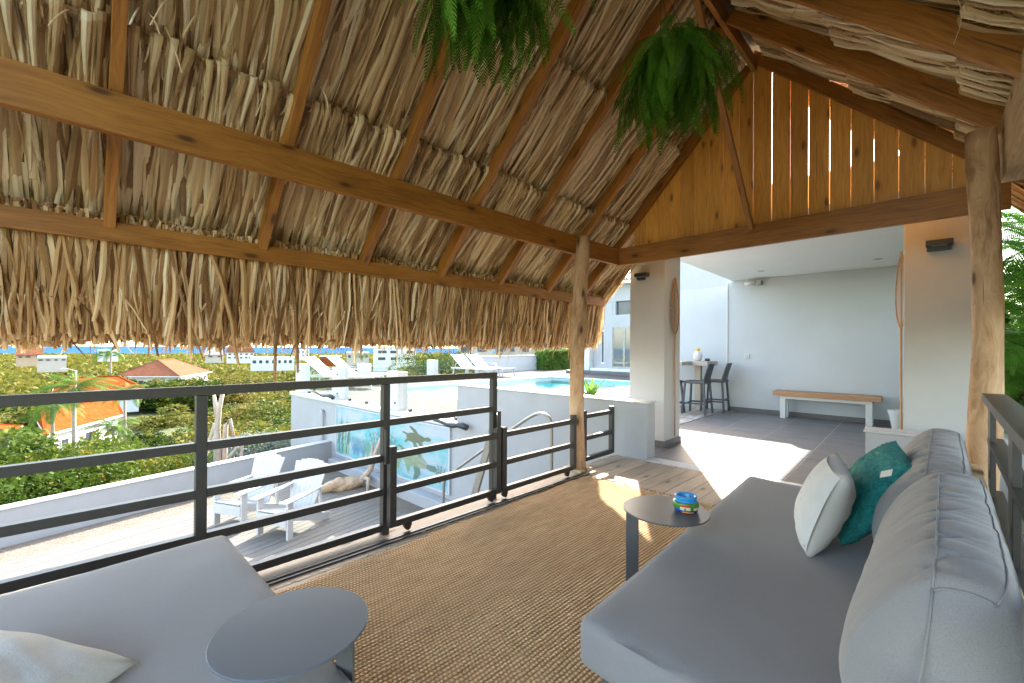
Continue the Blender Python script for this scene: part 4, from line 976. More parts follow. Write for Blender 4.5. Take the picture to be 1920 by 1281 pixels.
def bolster(y0, y1, seed, dx=0):
    rn = np.random.default_rng(seed)
    prof = [(-.14, .425), (-.175, .47), (-.188, .55), (-.172, .65), (-.133, .74), (-.081, .81), (-.035, .852), (-.015, .862), (.01, .868), (.05, .868), (.095, .858), (.118, .80), (.13, .70), (.135, .55), (.13, .425)]
    prof = np.array(prof); K = 150; vs = []; n = len(prof)
    # refine profile
    tt = np.linspace(0, n-1, 58); prof = np.stack([np.interp(tt, np.arange(n), prof[:, k]) for k in (0, 1)], -1)
    for _ in range(2): prof[1:-1] = (prof[:-2]+2*prof[1:-1]+prof[2:])/4
    m_ = len(prof); cen = np.array([-.03, .62])
    ys = np.linspace(y0, y1, K); grid = np.zeros((K, m_, 3)); wr = rn.uniform(0, 6.28, 8)
    for k, y in enumerate(ys):
        e = min((y-y0), (y1-y))/(y1-y0)*2; puff = 1-.09*(1-min(1, e*3.2))**2.4
        e2 = min(y-y0, y1-y)
        for j in range(m_):
            edge = min(1, e2/(.025+.07*max(0, 1-2.1*j/m_))); edge = math.sqrt(max(0, 1-(1-edge)**2))
            p = cen+(prof[j]-cen)*puff*(.93+.07*edge); t = j/m_
            # creases run over the top, fading to the front
            f = math.exp(-((t-.50)/.20)**2)
            cr = .012*f*((1-abs(sin(13*y+4*t+wr[0]))**.5)*1.3+(1-abs(sin(23*y-7*t+wr[1]))**.5)+.6*(1-abs(sin(41*y+9*t+wr[2]))**.6)+.5*sin(9*y+wr[3]))
            d = prof[j]-cen; d = d/np.linalg.norm(d)
            p = p-d*cr; grid[k, j] = (p[0]+dx, y, p[1])
    v = grid.reshape(-1, 3); ii, jj = np.meshgrid(np.arange(K-1), np.arange(m_-1), indexing='ij'); b = ii*m_+jj; q = np.stack([b, b+1, b+m_+1, b+m_], -1).reshape(-1, 4)
    mb = MB(); mb.add(v, [tuple(f) for f in q])
    # end caps, slightly domed
    for k, s in ((0, -1), (K-1, 1)):
        rings = [grid[k]]; c = grid[k].mean(0)
        for rr2, dd in ((.85, .012), (.6, .028), (.3, .038)): g_ = c+(grid[k]-c)*rr2; g_[:, 1] += s*dd; rings.append(g_)
        vs = np.concatenate(rings+[(c+np.array([0, s*.04, 0]))[None]]); fs = []
        for a in range(3):
            for j in range(m_): j2 = (j+1) % m_; fs.append((a*m_+j, a*m_+j2, (a+1)*m_+j2, (a+1)*m_+j))
        for j in range(m_): fs.append((3*m_+j, 3*m_+(j+1) % m_, 4*m_))
        mb.add(vs, fs)
    o = mb.build('back_bolster', M['bolster'], sofa, smooth=True)
    # welted seams
    for j in (29, 41): 
        mb = MB(); mb.tube(grid[:, j]+np.array([0, 0, .0015]), .0022, 6); mb.build('seam', M['bolster'], o, smooth=True)
    mb = MB(); mb.tube(grid[0][29:42]+np.array([0, -.003, 0]), .0022, 6)
    pt = grid[0][29]; mb.tube([pt+np.array([0, -.003, 0]), pt+np.array([-.004, -.03, -.05]), pt+np.array([-.012, -.05, -.12]), pt+np.array([-.022, -.056, -.2]), pt+np.array([-.03, -.054, -.34])], .0026, 6)
    mb.build('seam', M['bolster'], o, smooth=True)
    return o
bolster(1.25, 2.30, 3); bolster(2.30, 3.50, 8, -.035)

def pillow(name, mat, w, h, t, parent=None, n=22, pinch=.08):
    g_ = np.linspace(-1, 1, n); vs = []; idx = {}
    mb = MB(); V = []
    for s in (1, -1):
        for i in range(n):
            for j in range(n):
                a, b = g_[i], g_[j]; e = (1-abs(a)**2.4)*(1-abs(b)**2.4); z = s*t/2*max(0, e)**.5
                x = a*w/2*(1-pinch*(1-b*b)*(abs(a)**3)); y = b*h/2*(1-pinch*(1-a*a)*(abs(b)**3))
                z += .006*sin(a*7+b*3)*e+.004*sin(b*17+a*5)*e
                V.append((x, y, z))
    fs = []
    for s in (0, 1):
        for i in range(n-1):
            for j in range(n-1):
                k = s*n*n+i*n+j; f = (k, k+n, k+n+1, k+1); fs.append(f if s == 0 else f[::-1])
    mb.add(V, fs); me_o = mb.build(name, mat, parent, smooth=True, loc=(0, 0, 0) if parent is None else None)
    w_ = me_o.modifiers.new('weld', 'WELD'); w_.merge_threshold = .0005
    return me_o
def orient(o, loc, normal, upv):
    n = Vector(normal).normalized(); u = Vector(upv); x = u.cross(n).normalized(); y = n.cross(x)
    m_ = Matrix((x, y, n)).transposed().to_4x4(); m_.translation = Vector(loc); o.matrix_world = m_
e = empty('throw_pillow', (0, 0, 0), 'cream cotton pillow with white embroidered panel leaning on the teal pillow', 'pillow')
pillow('pillow_cover', M['cream'], .42, .40, .17, e)
mb = MB(); nn = 12; V = []
for i in range(nn):
    for j in range(nn):
        a, b = -.97+1.94*i/(nn-1), -.9+1.8*j/(nn-1); ee = (1-abs(a)**2.4)*(1-abs(b)**2.4); V.append((a*.21*.985, b*.20*.97, .17/2*max(0, ee)**.5+.004+.006*sin(a*7+b*3)*ee))
mb.add(V, [(i*nn+j, (i+1)*nn+j, (i+1)*nn+j+1, i*nn+j+1) for i in range(nn-1) for j in range(nn-1)]); mb.build('embroidered_panel', M['creamw'], e, smooth=True)
orient(e, (-.385, 2.38, .615), (-.93, -.22, .33), (.25, .03, 1))
e = empty('throw_pillow', (0, 0, 0), 'teal knitted pillow with small white care tag leaning on the bolster', 'pillow')
tp = pillow('pillow_cover', M['teal'], .44, .46, .19, e, 40, .03)
tx = []  # bobbles over the surface
for _ in range(1500):
    a, b = random.uniform(-.95, .95), random.uniform(-.95, .95); ee = (1-abs(a)**2.4)*(1-abs(b)**2.4); s = random.choice((1, 1, -1))
    tx.append((a*.23*(1-.08*(1-b*b)*abs(a)**3), b*.23*(1-.08*(1-a*a)*abs(b)**3), s*(.17/2*ee**.5+.002)))
oct_v = np.array([(1, 0, 0), (-1, 0, 0), (0, 1, 0), (0, -1, 0), (0, 0, 1), (0, 0, -1)])*.0052
mb = MB(); V, Fc = [], []
for k, p in enumerate(tx):
    V.append(oct_v*random.uniform(.7, 1.3)+np.array(p)); b = 6*k
    Fc += [(b, b+2, b+4), (b+2, b+1, b+4), (b+1, b+3, b+4), (b+3, b, b+4), (b+2, b, b+5), (b+1, b+2, b+5), (b+3, b+1, b+5), (b, b+3, b+5)]
mb.add(np.concatenate(V), Fc); o = mb.build('knit_bobbles', M['teal'], e, smooth=True); o['kind'] = 'stuff'
orient(e, (-.245, 2.62, .645), (-.80, -.25, .55), (.45, .0, 1))
nrm = np.array([-.80, -.25, .55]); nrm /= np.linalg.norm(nrm); tdir = F_+R_*(1668-960)/F_PX-U_*(892-650.7)/F_PX; pc = np.array([-.245, 2.62, .645])+nrm*.09
tt_ = (nrm@(pc-np.array([0, 0, 1.3])))/(nrm@tdir); tp_ = np.array([0, 0, 1.3])+tdir*tt_
mi = e.matrix_world.inverted(); MB().box(-.024, .024, -.016, .016, 0, .0015).build('care_tag', M['white'], None, loc=(0, 0, 0)); tg = bpy.data.objects['care_tag']; tg.parent = e
tg.location = mi@Vector(tp_)+Vector((0, 0, .012)); tg.rotation_euler = (.1, .25, .9)

# daybed bottom left
db = empty('daybed', (-1.7, -.5, 0), 'wide taupe grey daybed mattress beside the railing', 'daybed')
DF = shear_frame([(0, 0), (0, -2), (1.36, 0)], [(-2.40, .50), (-2.26, -1.5), (-1.04, .525)])
softbox(0, 1.36, -1.9, 0, .265, .425, .03, DF, 18, .004).build('seat_mattress', M['daybed'], db, smooth=True)
MB().box(-2.28, -1.1, -1.3, .42, .02, .262).build('daybed_base', M['table_dark'], db)
e = empty('throw_pillow', (0, 0, 0), 'white plush pillow lying on the daybed corner', 'pillow')
pillow('pillow_cover', M['fluff'], .50, .44, .17, e, 30)
orient(e, (-1.615, -.20, .470), (.03, .08, 1), (-.6, .8, 0))
mb = MB(); mb.box(-.012, .012, -.03, .03, 0, .004); o = mb.build('brown_toggle', M['bench_wood'], e, bevel=.002); o.location = (-.17, -.15, .03)

# side tables
def side_table(cx, cy, legx, legy, ang, mat, label):
    e = empty('side_table', (cx, cy, 0), label, 'side table', 'round side tables over the seats')
    mb = MB(); mb.lathe((cx, cy, .512), [(0, 0), (.198, 0), (.2, .002), (.2, .0065), (.198, .008), (0, .008)], 64); mb.build('table_top', M[mat], e)
    c, s = cos(ang), sin(ang); f = rotframe(ang, legx, legy)
    MB().box(-.03, .03, -.004, .004, .03, .511, f).build('leg', M['table_dark'], e)
    mb = MB(); mb.lathe((cx, cy, .018), [(0, 0), (.15, 0), (.15, .008), (0, .008)], 40); mb.build('base_plate', M['table_dark'], e)
    MB().bar((legx, legy, .024), (cx, cy, .024), .06, .006).build('foot_bar', M['table_dark'], e)
side_table(-1.287, .430, -1.165, .525, radians(20), 'tabletop', 'round blue grey metal side table over the daybed corner')
side_table(-.962, 2.03, -1.075, 1.915, radians(45), 'table_dark', 'round charcoal side table holding a painted ashtray beside the sofa')
# painted ashtray
ac = HF(np.array([0, 0, 0])); A0 = (-.885, 2.085, .521)
e = empty('ashtray', A0, 'blue painted ceramic ashtray with a little red roofed house', 'ashtray')
blue = flat('glazed_blue', (.02, .28, .62), .12); dkblue = flat('glazed_dark_blue', (.01, .08, .40), .12); grn = flat('glazed_green', (.06, .20, .03), .12); crm = flat('glazed_cream', (.66, .60, .34), .15); red = flat('glazed_red', (.55, .04, .01), .12); org = flat('glazed_orange', (.60, .20, .02), .12)
mb = MB(); mb.lathe(A0, [(.0, .0), (.045, .0), (.053, .004), (.058, .016)], 40); mb.build('lower_band', dkblue, e, smooth=True)
mb = MB(); mb.lathe(A0, [(.058, .016), (.061, .03), (.059, .044), (.054, .05)], 40); mb.build('painted_landscape', grn, e, smooth=True)
mb = MB(); mb.lathe(A0, [(.054, .05), (.046, .054), (.050, .060), (.053, .068), (.049, .074), (.040, .074), (.036, .066), (.038, .03), (0, .026)], 40); mb.build('rim', blue, e, smooth=True)
va = math.atan2(-A0[1], -A0[0])
def patch(a0, a1, z0, z1, r, mat, n):
    mb = MB(); mb.lathe((A0[0], A0[1], A0[2]), [(r, z0), (r+.0012, (z0+z1)/2), (r, z1)], 8, va+a0, va+a1); mb.build(n, mat, e, smooth=True)
patch(-.42, .34, .018, .033, .0618, crm, 'painted_house'); patch(-.36, .28, .034, .044, .0622, red, 'painted_roof'); patch(-.1, .02, .02, .028, .0636, dkblue, 'painted_door')
patch(-.9, -.5, .012, .022, .0602, dkblue, 'painted_water'); patch(-.3, .7, .004, .010, .0562, org, 'painted_shore'); patch(.6, 1.1, .018, .03, .0620, crm, 'painted_house')

# =================================================================== FERNS
def frond(L=.7, n=34, droop=1.0, lw=.0045, ll=.07, tilt=.35, curl=1.):
    """pinnate frond in local frame: starts at origin, goes +x then droops in -z"""
    K = 14; t = np.linspace(0, 1, K); a = .5-droop*2.0*t**.8; dx = np.cos(a)*L/K; dz = np.sin(a)*L/K
    P = np.stack([np.cumsum(dx), .02*np.sin(t*3)*random.uniform(-1, 1), np.cumsum(dz)], -1); P -= P[0]
    parts = [strips(P[None], np.broadcast_to(np.array([0, .0022, 0]), P[None].shape)*np.linspace(1, .3, K)[None, :, None], np.broadcast_to(np.array([0, 0, .002]), P[None].shape))]
    C, Wd = [], []
    for k in range(n):
        tt = .10+.9*k/n; p = np.array([np.interp(tt, t, P[:, i]) for i in range(3)]); p2 = np.array([np.interp(min(1, tt+.03), t, P[:, i]) for i in range(3)])-p
        d = p2/(np.linalg.norm(p2)+1e-9); l = ll*(math.sin(pi*min(1, .12+tt*.88))**.6)*random.uniform(.85, 1.1)
        for s in (-1, 1):
            side = np.array([0, s, 0.]); dr = d*.55+side*.8+np.array([0, 0, -.35]); dr /= np.linalg.norm(dr); nrm = np.cross(dr, side*0+d); nrm /= np.linalg.norm(nrm)+1e-9
            w = np.cross(dr, nrm); w /= np.linalg.norm(w)
            tv = np.array([0, .5, 1.])[:, None]; C.append(p+dr*l*tv+np.array([0, 0, -l*.18])*tv**2); Wd.append(w*lw*np.array([.6, 1, .12])[:, None])
    C, Wd = np.array(C), np.array(Wd); parts.append(strips(C, Wd, np.zeros_like(Wd), ((-1, 0), (1, 0)))); return cat(parts)
FV = [frond(.75, 36, random.uniform(.9, 1.15), .0036, .06) for _ in range(5)]; FM = [fastmesh('frond', *(f[:2]), M['fern'], uv=f[2], link=False) for f in FV]
def fern(cx, cy, cz, n, L, label, seed, rows=3):
    random.seed(seed); e = empty('hanging_fern', (cx, cy, cz), label, 'hanging plant', 'ferns hanging from the pavilion ridge')
    mb = MB(); mb.lathe((cx, cy, cz-.12), [(0, 0), (.06, 0), (.085, .09), (.09, .14), (.08, .14), (.07, .1), (0, .1)], 20); mb.build('pot', M['white'], e, smooth=True)
    top = np.array([AX, cy, AZ-.03]); mb = MB()
    for k in range(3): a = 2*pi*k/3; mb.tube([(cx+.085*cos(a), cy+.085*sin(a), cz+.02), (cx+(top[0]-cx)*.3, cy, cz+.45), tuple(top)], .002, 5)
    mb.build('hanging_cord', M['black'], e)
    for k in range(n):
        a = random.uniform(0, 2*pi); up = random.uniform(-.5, .35); s = L*random.uniform(.75, 1.1)/.75
        o = inst('frond', random.choice(FM), e, (cx+.03*cos(a), cy+.03*sin(a), cz+random.uniform(-.02, .06))); o.rotation_mode = 'XYZ'; o.rotation_euler = (random.gauss(0, .25), up*-1, a); o.scale = (s*random.uniform(.4, .75), s, s*1.05)
    return e
fern(-1.115, 2.42, 3.02, 135, .76, 'dense green hanging fern with white pot in front of the gable', 11)
fern(-1.42, 1.26, 3.0, 130, .72, 'hanging fern cut by the top edge of the picture, nearer the railing', 12)

# =================================================================== TERRACE FURNITURE
def Hp(a, b, c=0): return tuple(HF(np.array([a, b, c], float)))
be = empty('bench', Hp(-1.19, 9.7), 'wooden bench with white legs against the terrace wall', 'bench')
MB().box(-1.98, -.39, 9.5, 9.92, .43, .515, HF).build('seat_plank', M['bench_wood'], be, bevel=.004)
for a in (-1.87, -.60):
    for b in (9.56, 9.80): MB().box(a, a+.09, b, b+.07, .002, .372, HF).build('leg', M['white'], be, bevel=.003)
MB().box(-1.87, -.51, 9.56, 9.87, .374, .428, HF).build('frame', M['white'], be, bevel=.003)
# bar table
bt = empty('bar_table', Hp(-3.6, 9.1), 'high bar table with thick pale wooden top behind the left column', 'table')
MB().box(-4.3, -3.12, 9.30, 9.95, .955, 1.05, HF).build('table_top', M['bar_wood'], bt, bevel=.006)
MB().box(-3.45, -3.33, 9.5, 9.62, 0, .953, HF).build('leg', M['bar_wood'], bt); MB().box(-4.25, -4.13, 9.5, 9.62, 0, .953, HF).build('leg', M['bar_wood'], bt)
MB().box(-4.2, -3.42, 8.72, 9.28, .985, 1.05, HF).build('table_leaf', M['bar_wood'], bt, bevel=.004)
# vase, candle
e = empty('pineapple_vase', Hp(-3.40, 9.55, 1.051), 'white egg shaped vase with yellow pineapple crown on the bar', 'vase')
c = Hp(-3.40, 9.55, 1.051); mb = MB(); mb.lathe(c, [(0, 0), (.05, 0), (.085, .05), (.095, .11), (.08, .17), (.05, .205), (.035, .21), (.0, .205)], 20); mb.build('vase_body', M['white'], e, smooth=True)
mb = MB(); ylw = flat('yellow_glaze', (.75, .48, .01), .3)
for k in range(9):
    a = 2*pi*k/9; r = .03 if k % 2 else .015; d = np.array([cos(a), sin(a), 0]); b0 = np.array(c)+np.array([0, 0, .205])+d*r
    mb.bar(b0, b0+d*.03+np.array([0, 0, .09]), .03, .008, up=tuple(d), taper=.1)
mb.build('leaf_crown', ylw, e)
c = Hp(-3.22, 9.6, 1.051); mb = MB(); mb.lathe(c, [(0, 0), (.05, 0), (.052, .055), (.045, .055), (.044, .01), (0, .01)], 20); tag(mb.build('candle_bowl', M['black'], smooth=True), 'small black bowl on the bar beside the vase', 'bowl')
# stools
def stool(): 
    e = empty('bar_stool', (0, 0, 0), 'x', 'bar stool', 'dark plastic bar stools at the bar')
    for sx in (-1, 1):
        for sy in (-1, 1): MB().bar((sx*.235, sy*.225, 0), (sx*.19, sy*.18, .62), .038, .038, up=(0, 1, 0)).build('leg', M['stool'], e, bevel=.004)
    MB().box(-.225, .225, -.215, .215, .615, .665).build('seat', M['stool'], e, bevel=.015)
    for z, ax in ((.2, 'f'), (.26, 'b')):
        y = -.21 if ax == 'f' else .21; MB().bar((-.2, y, z), (.2, y, z), .03, .03).build('footrest', M['stool'], e)
    for sx in (-1, 1): MB().bar((sx*.22, -.2, .22), (sx*.22, .2, .22), .03, .03).build('footrest', M['stool'], e)
    V = []; nx_, nz_ = 7, 9
    for th in (0, .02):
        for i in range(nx_):
            for k in range(nz_):
                t = k/(nz_-1); u = i/(nx_-1)*2-1; w = .21*(1-.12*t); V.append((u*w, .20+.10*t**1.3+.03*(-u*u)+th, .66+.36*t))
    n0 = nx_*nz_; Fs = []
    for i in range(nx_-1):
        for k in range(nz_-1): b = i*nz_+k; Fs += [(b, b+nz_, b+nz_+1, b+1), (n0+b+1, n0+b+nz_+1, n0+b+nz_, n0+b)]
    for i in range(nx_-1): Fs += [(i*nz_+nz_-1, (i+1)*nz_+nz_-1, n0+(i+1)*nz_+nz_-1, n0+i*nz_+nz_-1), (i*nz_, n0+i*nz_, n0+(i+1)*nz_, (i+1)*nz_)]
    for k in range(nz_-1): Fs += [(k, k+1, n0+k+1, n0+k), ((nx_-1)*nz_+k, n0+(nx_-1)*nz_+k, n0+(nx_-1)*nz_+k+1, (nx_-1)*nz_+k+1)]
    mb = MB(); mb.add(V, Fs); mb.build('backrest', M['stool'], e, smooth=False)
    return e
s0 = stool()
for k, (a, b, rz, lab) in enumerate(((-3.22, 9.02, -88, 'dark grey bar stool pulled out nearest the camera, right of the column'), (-3.08, 9.66, -86, 'dark grey bar stool closest to the terrace wall corner'), (-3.72, 8.75, 172, 'dark backless seeming stool half hidden by the left column'))):
    o = s0 if k == 0 else copy_tree(s0); o.location = Hp(a, b); o.rotation_euler[2] = radians(rz+2); o['label'] = lab
# sconces
for k, (a, z) in enumerate(((-2.70, 2.29), (.168, 2.265))):
    e = empty('wall_sconce', Hp(a, 5.55, z), 'small black box wall lamp on the '+('left column' if k == 0 else 'right column beside the log post'), 'wall lamp', 'black wall lamps on the columns')
    MB().box(a-.09, a+.09, 5.44, 5.535, z-.012, z+.035, HF).build('lamp_housing', M['black'], e, bevel=.004); MB().box(a-.08, a+.02 if k == 0 else a+.08, 5.50, 5.5585, z-.05, z+.04, HF).build('back_plate', M['black'], e, bevel=.003)
    MB().box(a-.05, a+.05, 5.455, 5.52, z-.018, z-.013, HF).build('diffuser', M['steel2'], e)
# strip lamp & switch
e = empty('strip_lamp', Hp(-2.42, 9.9, 2.67), 'white tubular emergency lamp high on the terrace wall', 'wall lamp')
mb = MB(); mb.tube([Hp(-2.57, 9.86, 2.66), Hp(-2.37, 9.86, 2.67)], .035, 12); mb.build('tube', M['white'], e, smooth=True); MB().box(-2.37, -2.27, 9.84, 9.99, 2.63, 2.71, HF).build('lamp_bracket', M['steel2'], e, bevel=.004)
mb = MB(); mb.box(-2.61, -2.51, 9.975, 9.997, 1.12, 1.21, HF); e = mb.build('light_switch', M['white'], bevel=.004); tag(e, 'white switch plate on the terrace wall', 'switch')
MB().box(-2.585, -2.535, 9.968, 9.974, 1.14, 1.19, HF).build('rocker', M['wall_grey'], e)
# woven reed leaves
def reed(name_label, top, wid, plane, stem_pts):
    e = empty('reed_leaf', stem_pts[-1], name_label, 'decoration', 'woven reed leaves hung by the columns')
    mb = MB(); mb.tube(stem_pts, .010, 8); mb.build('stem', M['bamboo'], e, smooth=True)
    mb = MB(); ax, h0, h1 = plane; P0 = np.array(stem_pts[0]); n = 34; o_ = []
    for k in range(n+1):
        t = k/n; z = h0+(h1-h0)*t; w = wid*(sin(pi*min(1, t**.75))**.8)*(.98)+.004; c = P0+np.array([0, 0, z-P0[2]]); o_.append((c, w))
    for s in (-1, 1):
        mb.tube([c+np.array(ax)*s*w for c, w in o_], .008, 5)
        for k in range(1, n):
            c, w = o_[k]; c0 = o_[max(0, k-2)][0]; mb.tube([c0, (c0+c+np.array(ax)*s*w)/2, c+np.array(ax)*s*w], .0042, 4, False)
    mb.tube([o_[0][0], o_[-1][0]], .006, 5); mb.build('leaf_frame', M['seagrass'], e)
reed('woven reed leaf on a long bamboo stem at the left column', None, .125, (tuple(HF(np.array([.0, 1., 0]))), 1.50, 2.27), [Hp(-2.38, 5.83, 1.50), Hp(-2.385, 5.84, 1.1), Hp(-2.375, 5.83, .6), Hp(-2.38, 5.84, .12)])
reed('woven reed leaf on a cane in a white pot, half behind the right column', None, .13, (tuple(HF(np.array([.35, -.93, 0])/1)), 1.55, 2.38), [Hp(-.10, 6.35, 1.55), Hp(-.10, 6.35, 1.0), Hp(-.095, 6.35, .5), Hp(-.10, 6.35, .02)])
c = Hp(-.18, 9.35, 0); e = empty('flower_pot', c, 'white flower pot on the terrace floor behind the right column', 'pot')
mb = MB(); mb.lathe(c, [(0, 0), (.07, 0), (.115, .27), (.125, .27), (.13, .34), (.118, .34), (.11, .3), (0, .3)], 28); mb.build('pot_body', M['white'], e, smooth=False)
mb = MB(); mb.lathe((c[0], c[1], .29), [(0, .03), (.05, .02), (.11, .0)], 14); mb.build('soil', M['pebble'], e)

# agave planter
c = np.array(Hp(-4.05, 6.35, 0)); e = empty('agave_planter', tuple(c), 'broad green agave in a pale planter by the pool, behind the parapet wall', 'plant')
mb = MB(); mb.lathe(c, [(0, 0), (.2, 0), (.32, .42), (.34, .5), (.3, .5), (.28, .44), (0, .44)], 28); mb.build('planter', M['white'], e, smooth=True)
for k in range(11):
    a = 2*pi*k/11+.3; el = random.uniform(.7, 1.35); L = random.uniform(.3, .45); t = np.linspace(0, 1, 7)
    d = np.array([cos(a)*cos(el), sin(a)*cos(el), sin(el)]); C = np.array([c+np.array([0, 0, .45])+d*L*x_+np.array([cos(a), sin(a), -.3])*.06*x_*x_ for x_ in t])[None]
    w = np.array([-sin(a), cos(a), 0])*.04; Wd = (w*(np.array([.8, 1.2, 1.3, 1.2, .9, .5, .05])[:, None]))[None]; Nn = np.broadcast_to(np.array([cos(a), sin(a), 0])*-.015, C.shape)
    v_, q_, uv_ = strips(C, Wd, Nn); fastmesh('leaf', v_, q_, M['agave'], e, uv_, smooth=True)
mb = MB()
for k in range(16): a = random.uniform(0, 6.3); r = random.uniform(.1, .27); mb.lathe(c+np.array([r*cos(a), r*sin(a), .45]), [(0.03, 0), (.035, .02), (.0, .05)], 6)
mb.build('red_succulents', flat('succulent_red', (.45, .14, .04)), e)

# =================================================================== LOUNGERS, ADIRONDACKS
def lounger():
    e = empty('sun_lounger', (0, 0, 0), 'x', 'sun lounger', 'white sun loungers by the pool')
    for y in (-.31, .31):
        MB().bar((-1.0, y, .36), (1.02, y, .36), .035, .045).build('side_rail', M['plastic_white'], e)
        for x_, dx in ((-.85, -.05), (-.1, -.03), (.9, .06)): MB().bar((x_, y, .34), (x_+dx, y, 0), .035, .035, up=(0, 1, 0)).build('leg', M['steel2'] if 0 else M['plastic_white'], e)
        p = [(-.75, y*1.08, .36), (-.72, y*1.08, .55), (-.6, y*1.08, .6), (-.1, y*1.08, .57), (0, y*1.08, .5), (.02, y*1.08, .37)]; MB().tube(p, .018, 6).build('armrest', M['plastic_white'], e)
    MB().box(-.38, 1.0, -.29, .29, .375, .392).build('seat_sling', M['sling'], e)
    MB().bar((-.40, 0, .38), (-1.02, 0, .98), .56, .02, up=(.7, 0, .7)).build('backrest_sling', M['sling'], e)
    for y in (-.29, .29): MB().bar((-.40, y, .38), (-1.04, y, 1.0), .03, .03).build('backrest_bar', M['plastic_white'], e)
    MB().bar((-1.0, -.3, .36), (-1.0, .3, .36), .035, .035).build('cross_bar', M['plastic_white'], e)
    mb = MB(); mb.tube([(-.42, -.2, .45), (-.42, .2, .45)], .05, 10); mb.build('rolled_towel', M['sling'], e, smooth=True)
    return e
L0 = lounger()
spots = [((-13.5, 6.55), 38, 'white lounger nearest the glass balustrade, left one of the near pair'), ((-14.45, 7.75), 38, 'white lounger second from the mural, right one of the near pair'),
         ((-14.75, 13.45), 3, 'white lounger of the far pair, its feet left of its neighbour'), ((-14.7, 14.35), 3, 'white lounger of the far pair, closest to the garden wall')]
for k, (p, rz, lab) in enumerate(spots):
    o = L0 if k == 0 else copy_tree(L0); o.location = Hp(*p); o.rotation_euler[2] = radians(rz); o['label'] = lab; o.scale = (1.18, 1.18, 1.0) if k < 2 else (1.25, 1.25, 1.0)
def adirondack():
    e = empty('adirondack_chair', (0, 0, 0), 'x', 'garden chair', 'white adirondack chairs on the lower deck'); m_ = M['plastic_white']
    for x_ in (-.29, .29):
        MB().box(x_-.018, x_+.018, -.05, .05, 0, .55).build('leg', m_, e, bevel=.004)
        MB().bar((x_*.9, -.02, .34), (x_*.9, .85, .04), .03, .12).build('stringer', m_, e, bevel=.003)
        mb = MB(); mb.prism([(x_-.07, -.12, .55), (x_+.07, -.12, .55), (x_+.06, .35, .57), (x_+.03, .66, .585), (x_-.03, .66, .585), (x_-.06, .35, .57)], (0, 0, 0), (0, 0, .025)); mb.build('armrest', m_, e, bevel=.004)
        MB().bar((x_, .60, .58), (x_, .64, .18), .035, .04, up=(0, 1, 0)).build('arm_support', m_, e)
    for i in range(5): a = -.03+i*.105; z = .37-.22*(a/.62)*.9; MB().bar((-.27, a, z), (.27, a, z), .09, .02, up=(0, .3, .95)).build('seat_slat', m_, e, bevel=.003)
    for i in range(6):
        u = (i-2.5)/2.5; x0_, x1_ = u*.20, u*.29; L = .84-.05*u*u; d = np.array([x1_-x0_, .30, .82]); d /= np.linalg.norm(d); a = np.array([x0_, .48, .2])
        mb = MB(); mb.bar(a, a+d*L, .079, .018, up=(0, .94, -.34), taper=1.38); mb.build('back_slat', m_, e, bevel=.004)
    MB().bar((-.26, .60, .50), (.26, .60, .50), .05, .02, up=(0, 1, 0)).build('back_brace', m_, e)
    MB().box(-.28, .28, -.06, -.04, .2, .36).build('front_apron', m_, e, bevel=.003)
    return e
A = adirondack()
for k, (p, rz, lab) in enumerate((((-8.0, 1.72), 27, 'white adirondack chair nearer the boundary wall'), ((-7.10, 2.10), 27, 'white adirondack chair closer to the deck railing and rock'))):
    o = A if k == 0 else copy_tree(A); o.location = (p[0], p[1], -1.548); o.rotation_euler[2] = radians(rz); o['label'] = lab; o.scale = (.98, 1., 1.)
# rock and driftwood
def blob(name, c, s, seed, mat, label, catn, n=26, m_=16):
    rn = np.random.default_rng(seed); ph = rn.uniform(0, 6, 6); V = []
    for i in range(m_+1):
        th = pi*i/m_
        for j in range(n):
            a = 2*pi*j/n; r = 1+.18*sin(2*a+ph[0])*sin(th)+.12*sin(3*a+ph[1]+2*th)+.07*sin(7*a+5*th+ph[2])+.05*sin(11*a-7*th+ph[3])
            V.append((c[0]+s[0]*r*sin(th)*cos(a), c[1]+s[1]*r*sin(th)*sin(a), c[2]+s[2]*(r*cos(th)+.6)))
    Fs = [(i*n+j, (i+1)*n+j, (i+1)*n+(j+1) % n, i*n+(j+1) % n) for i in range(m_) for j in range(n)]
    mb = MB(); mb.add(V, Fs); return tag(mb.build(name, mat, smooth=True), label, catn)
blob('coral_rock', (-8.6, 3.78, -1.57), (.17, .38, .14), 4, M['rock'], 'brown coral rock lying on the sand near the mural', 'rock')
e = empty('driftwood_trunk', (-8.45, 4.3, -1.56), 'pale twisted driftwood trunk standing on the sand before the mural', 'driftwood')
MB().tube([(-8.7, 3.95, -1.57), (-8.5, 4.15, -1.45), (-8.38, 4.3, -1.2), (-8.30, 4.36, -.85), (-8.2, 4.42, -.55)], [.05, .075, .055, .045, .03], 9).build('main_stem', M['driftwood'], e, smooth=True)
MB().tube([(-8.42, 4.2, -1.4), (-8.2, 4.15, -1.35), (-8.05, 4.05, -1.56)], [.05, .04, .025], 8).build('root', M['driftwood'], e, smooth=True)
MB().tube([(-8.35, 4.3, -1.1), (-8.45, 4.35, -.9), (-8.48, 4.38, -.72)], [.035, .03, .015], 7).build('branch', M['driftwood'], e, smooth=True)

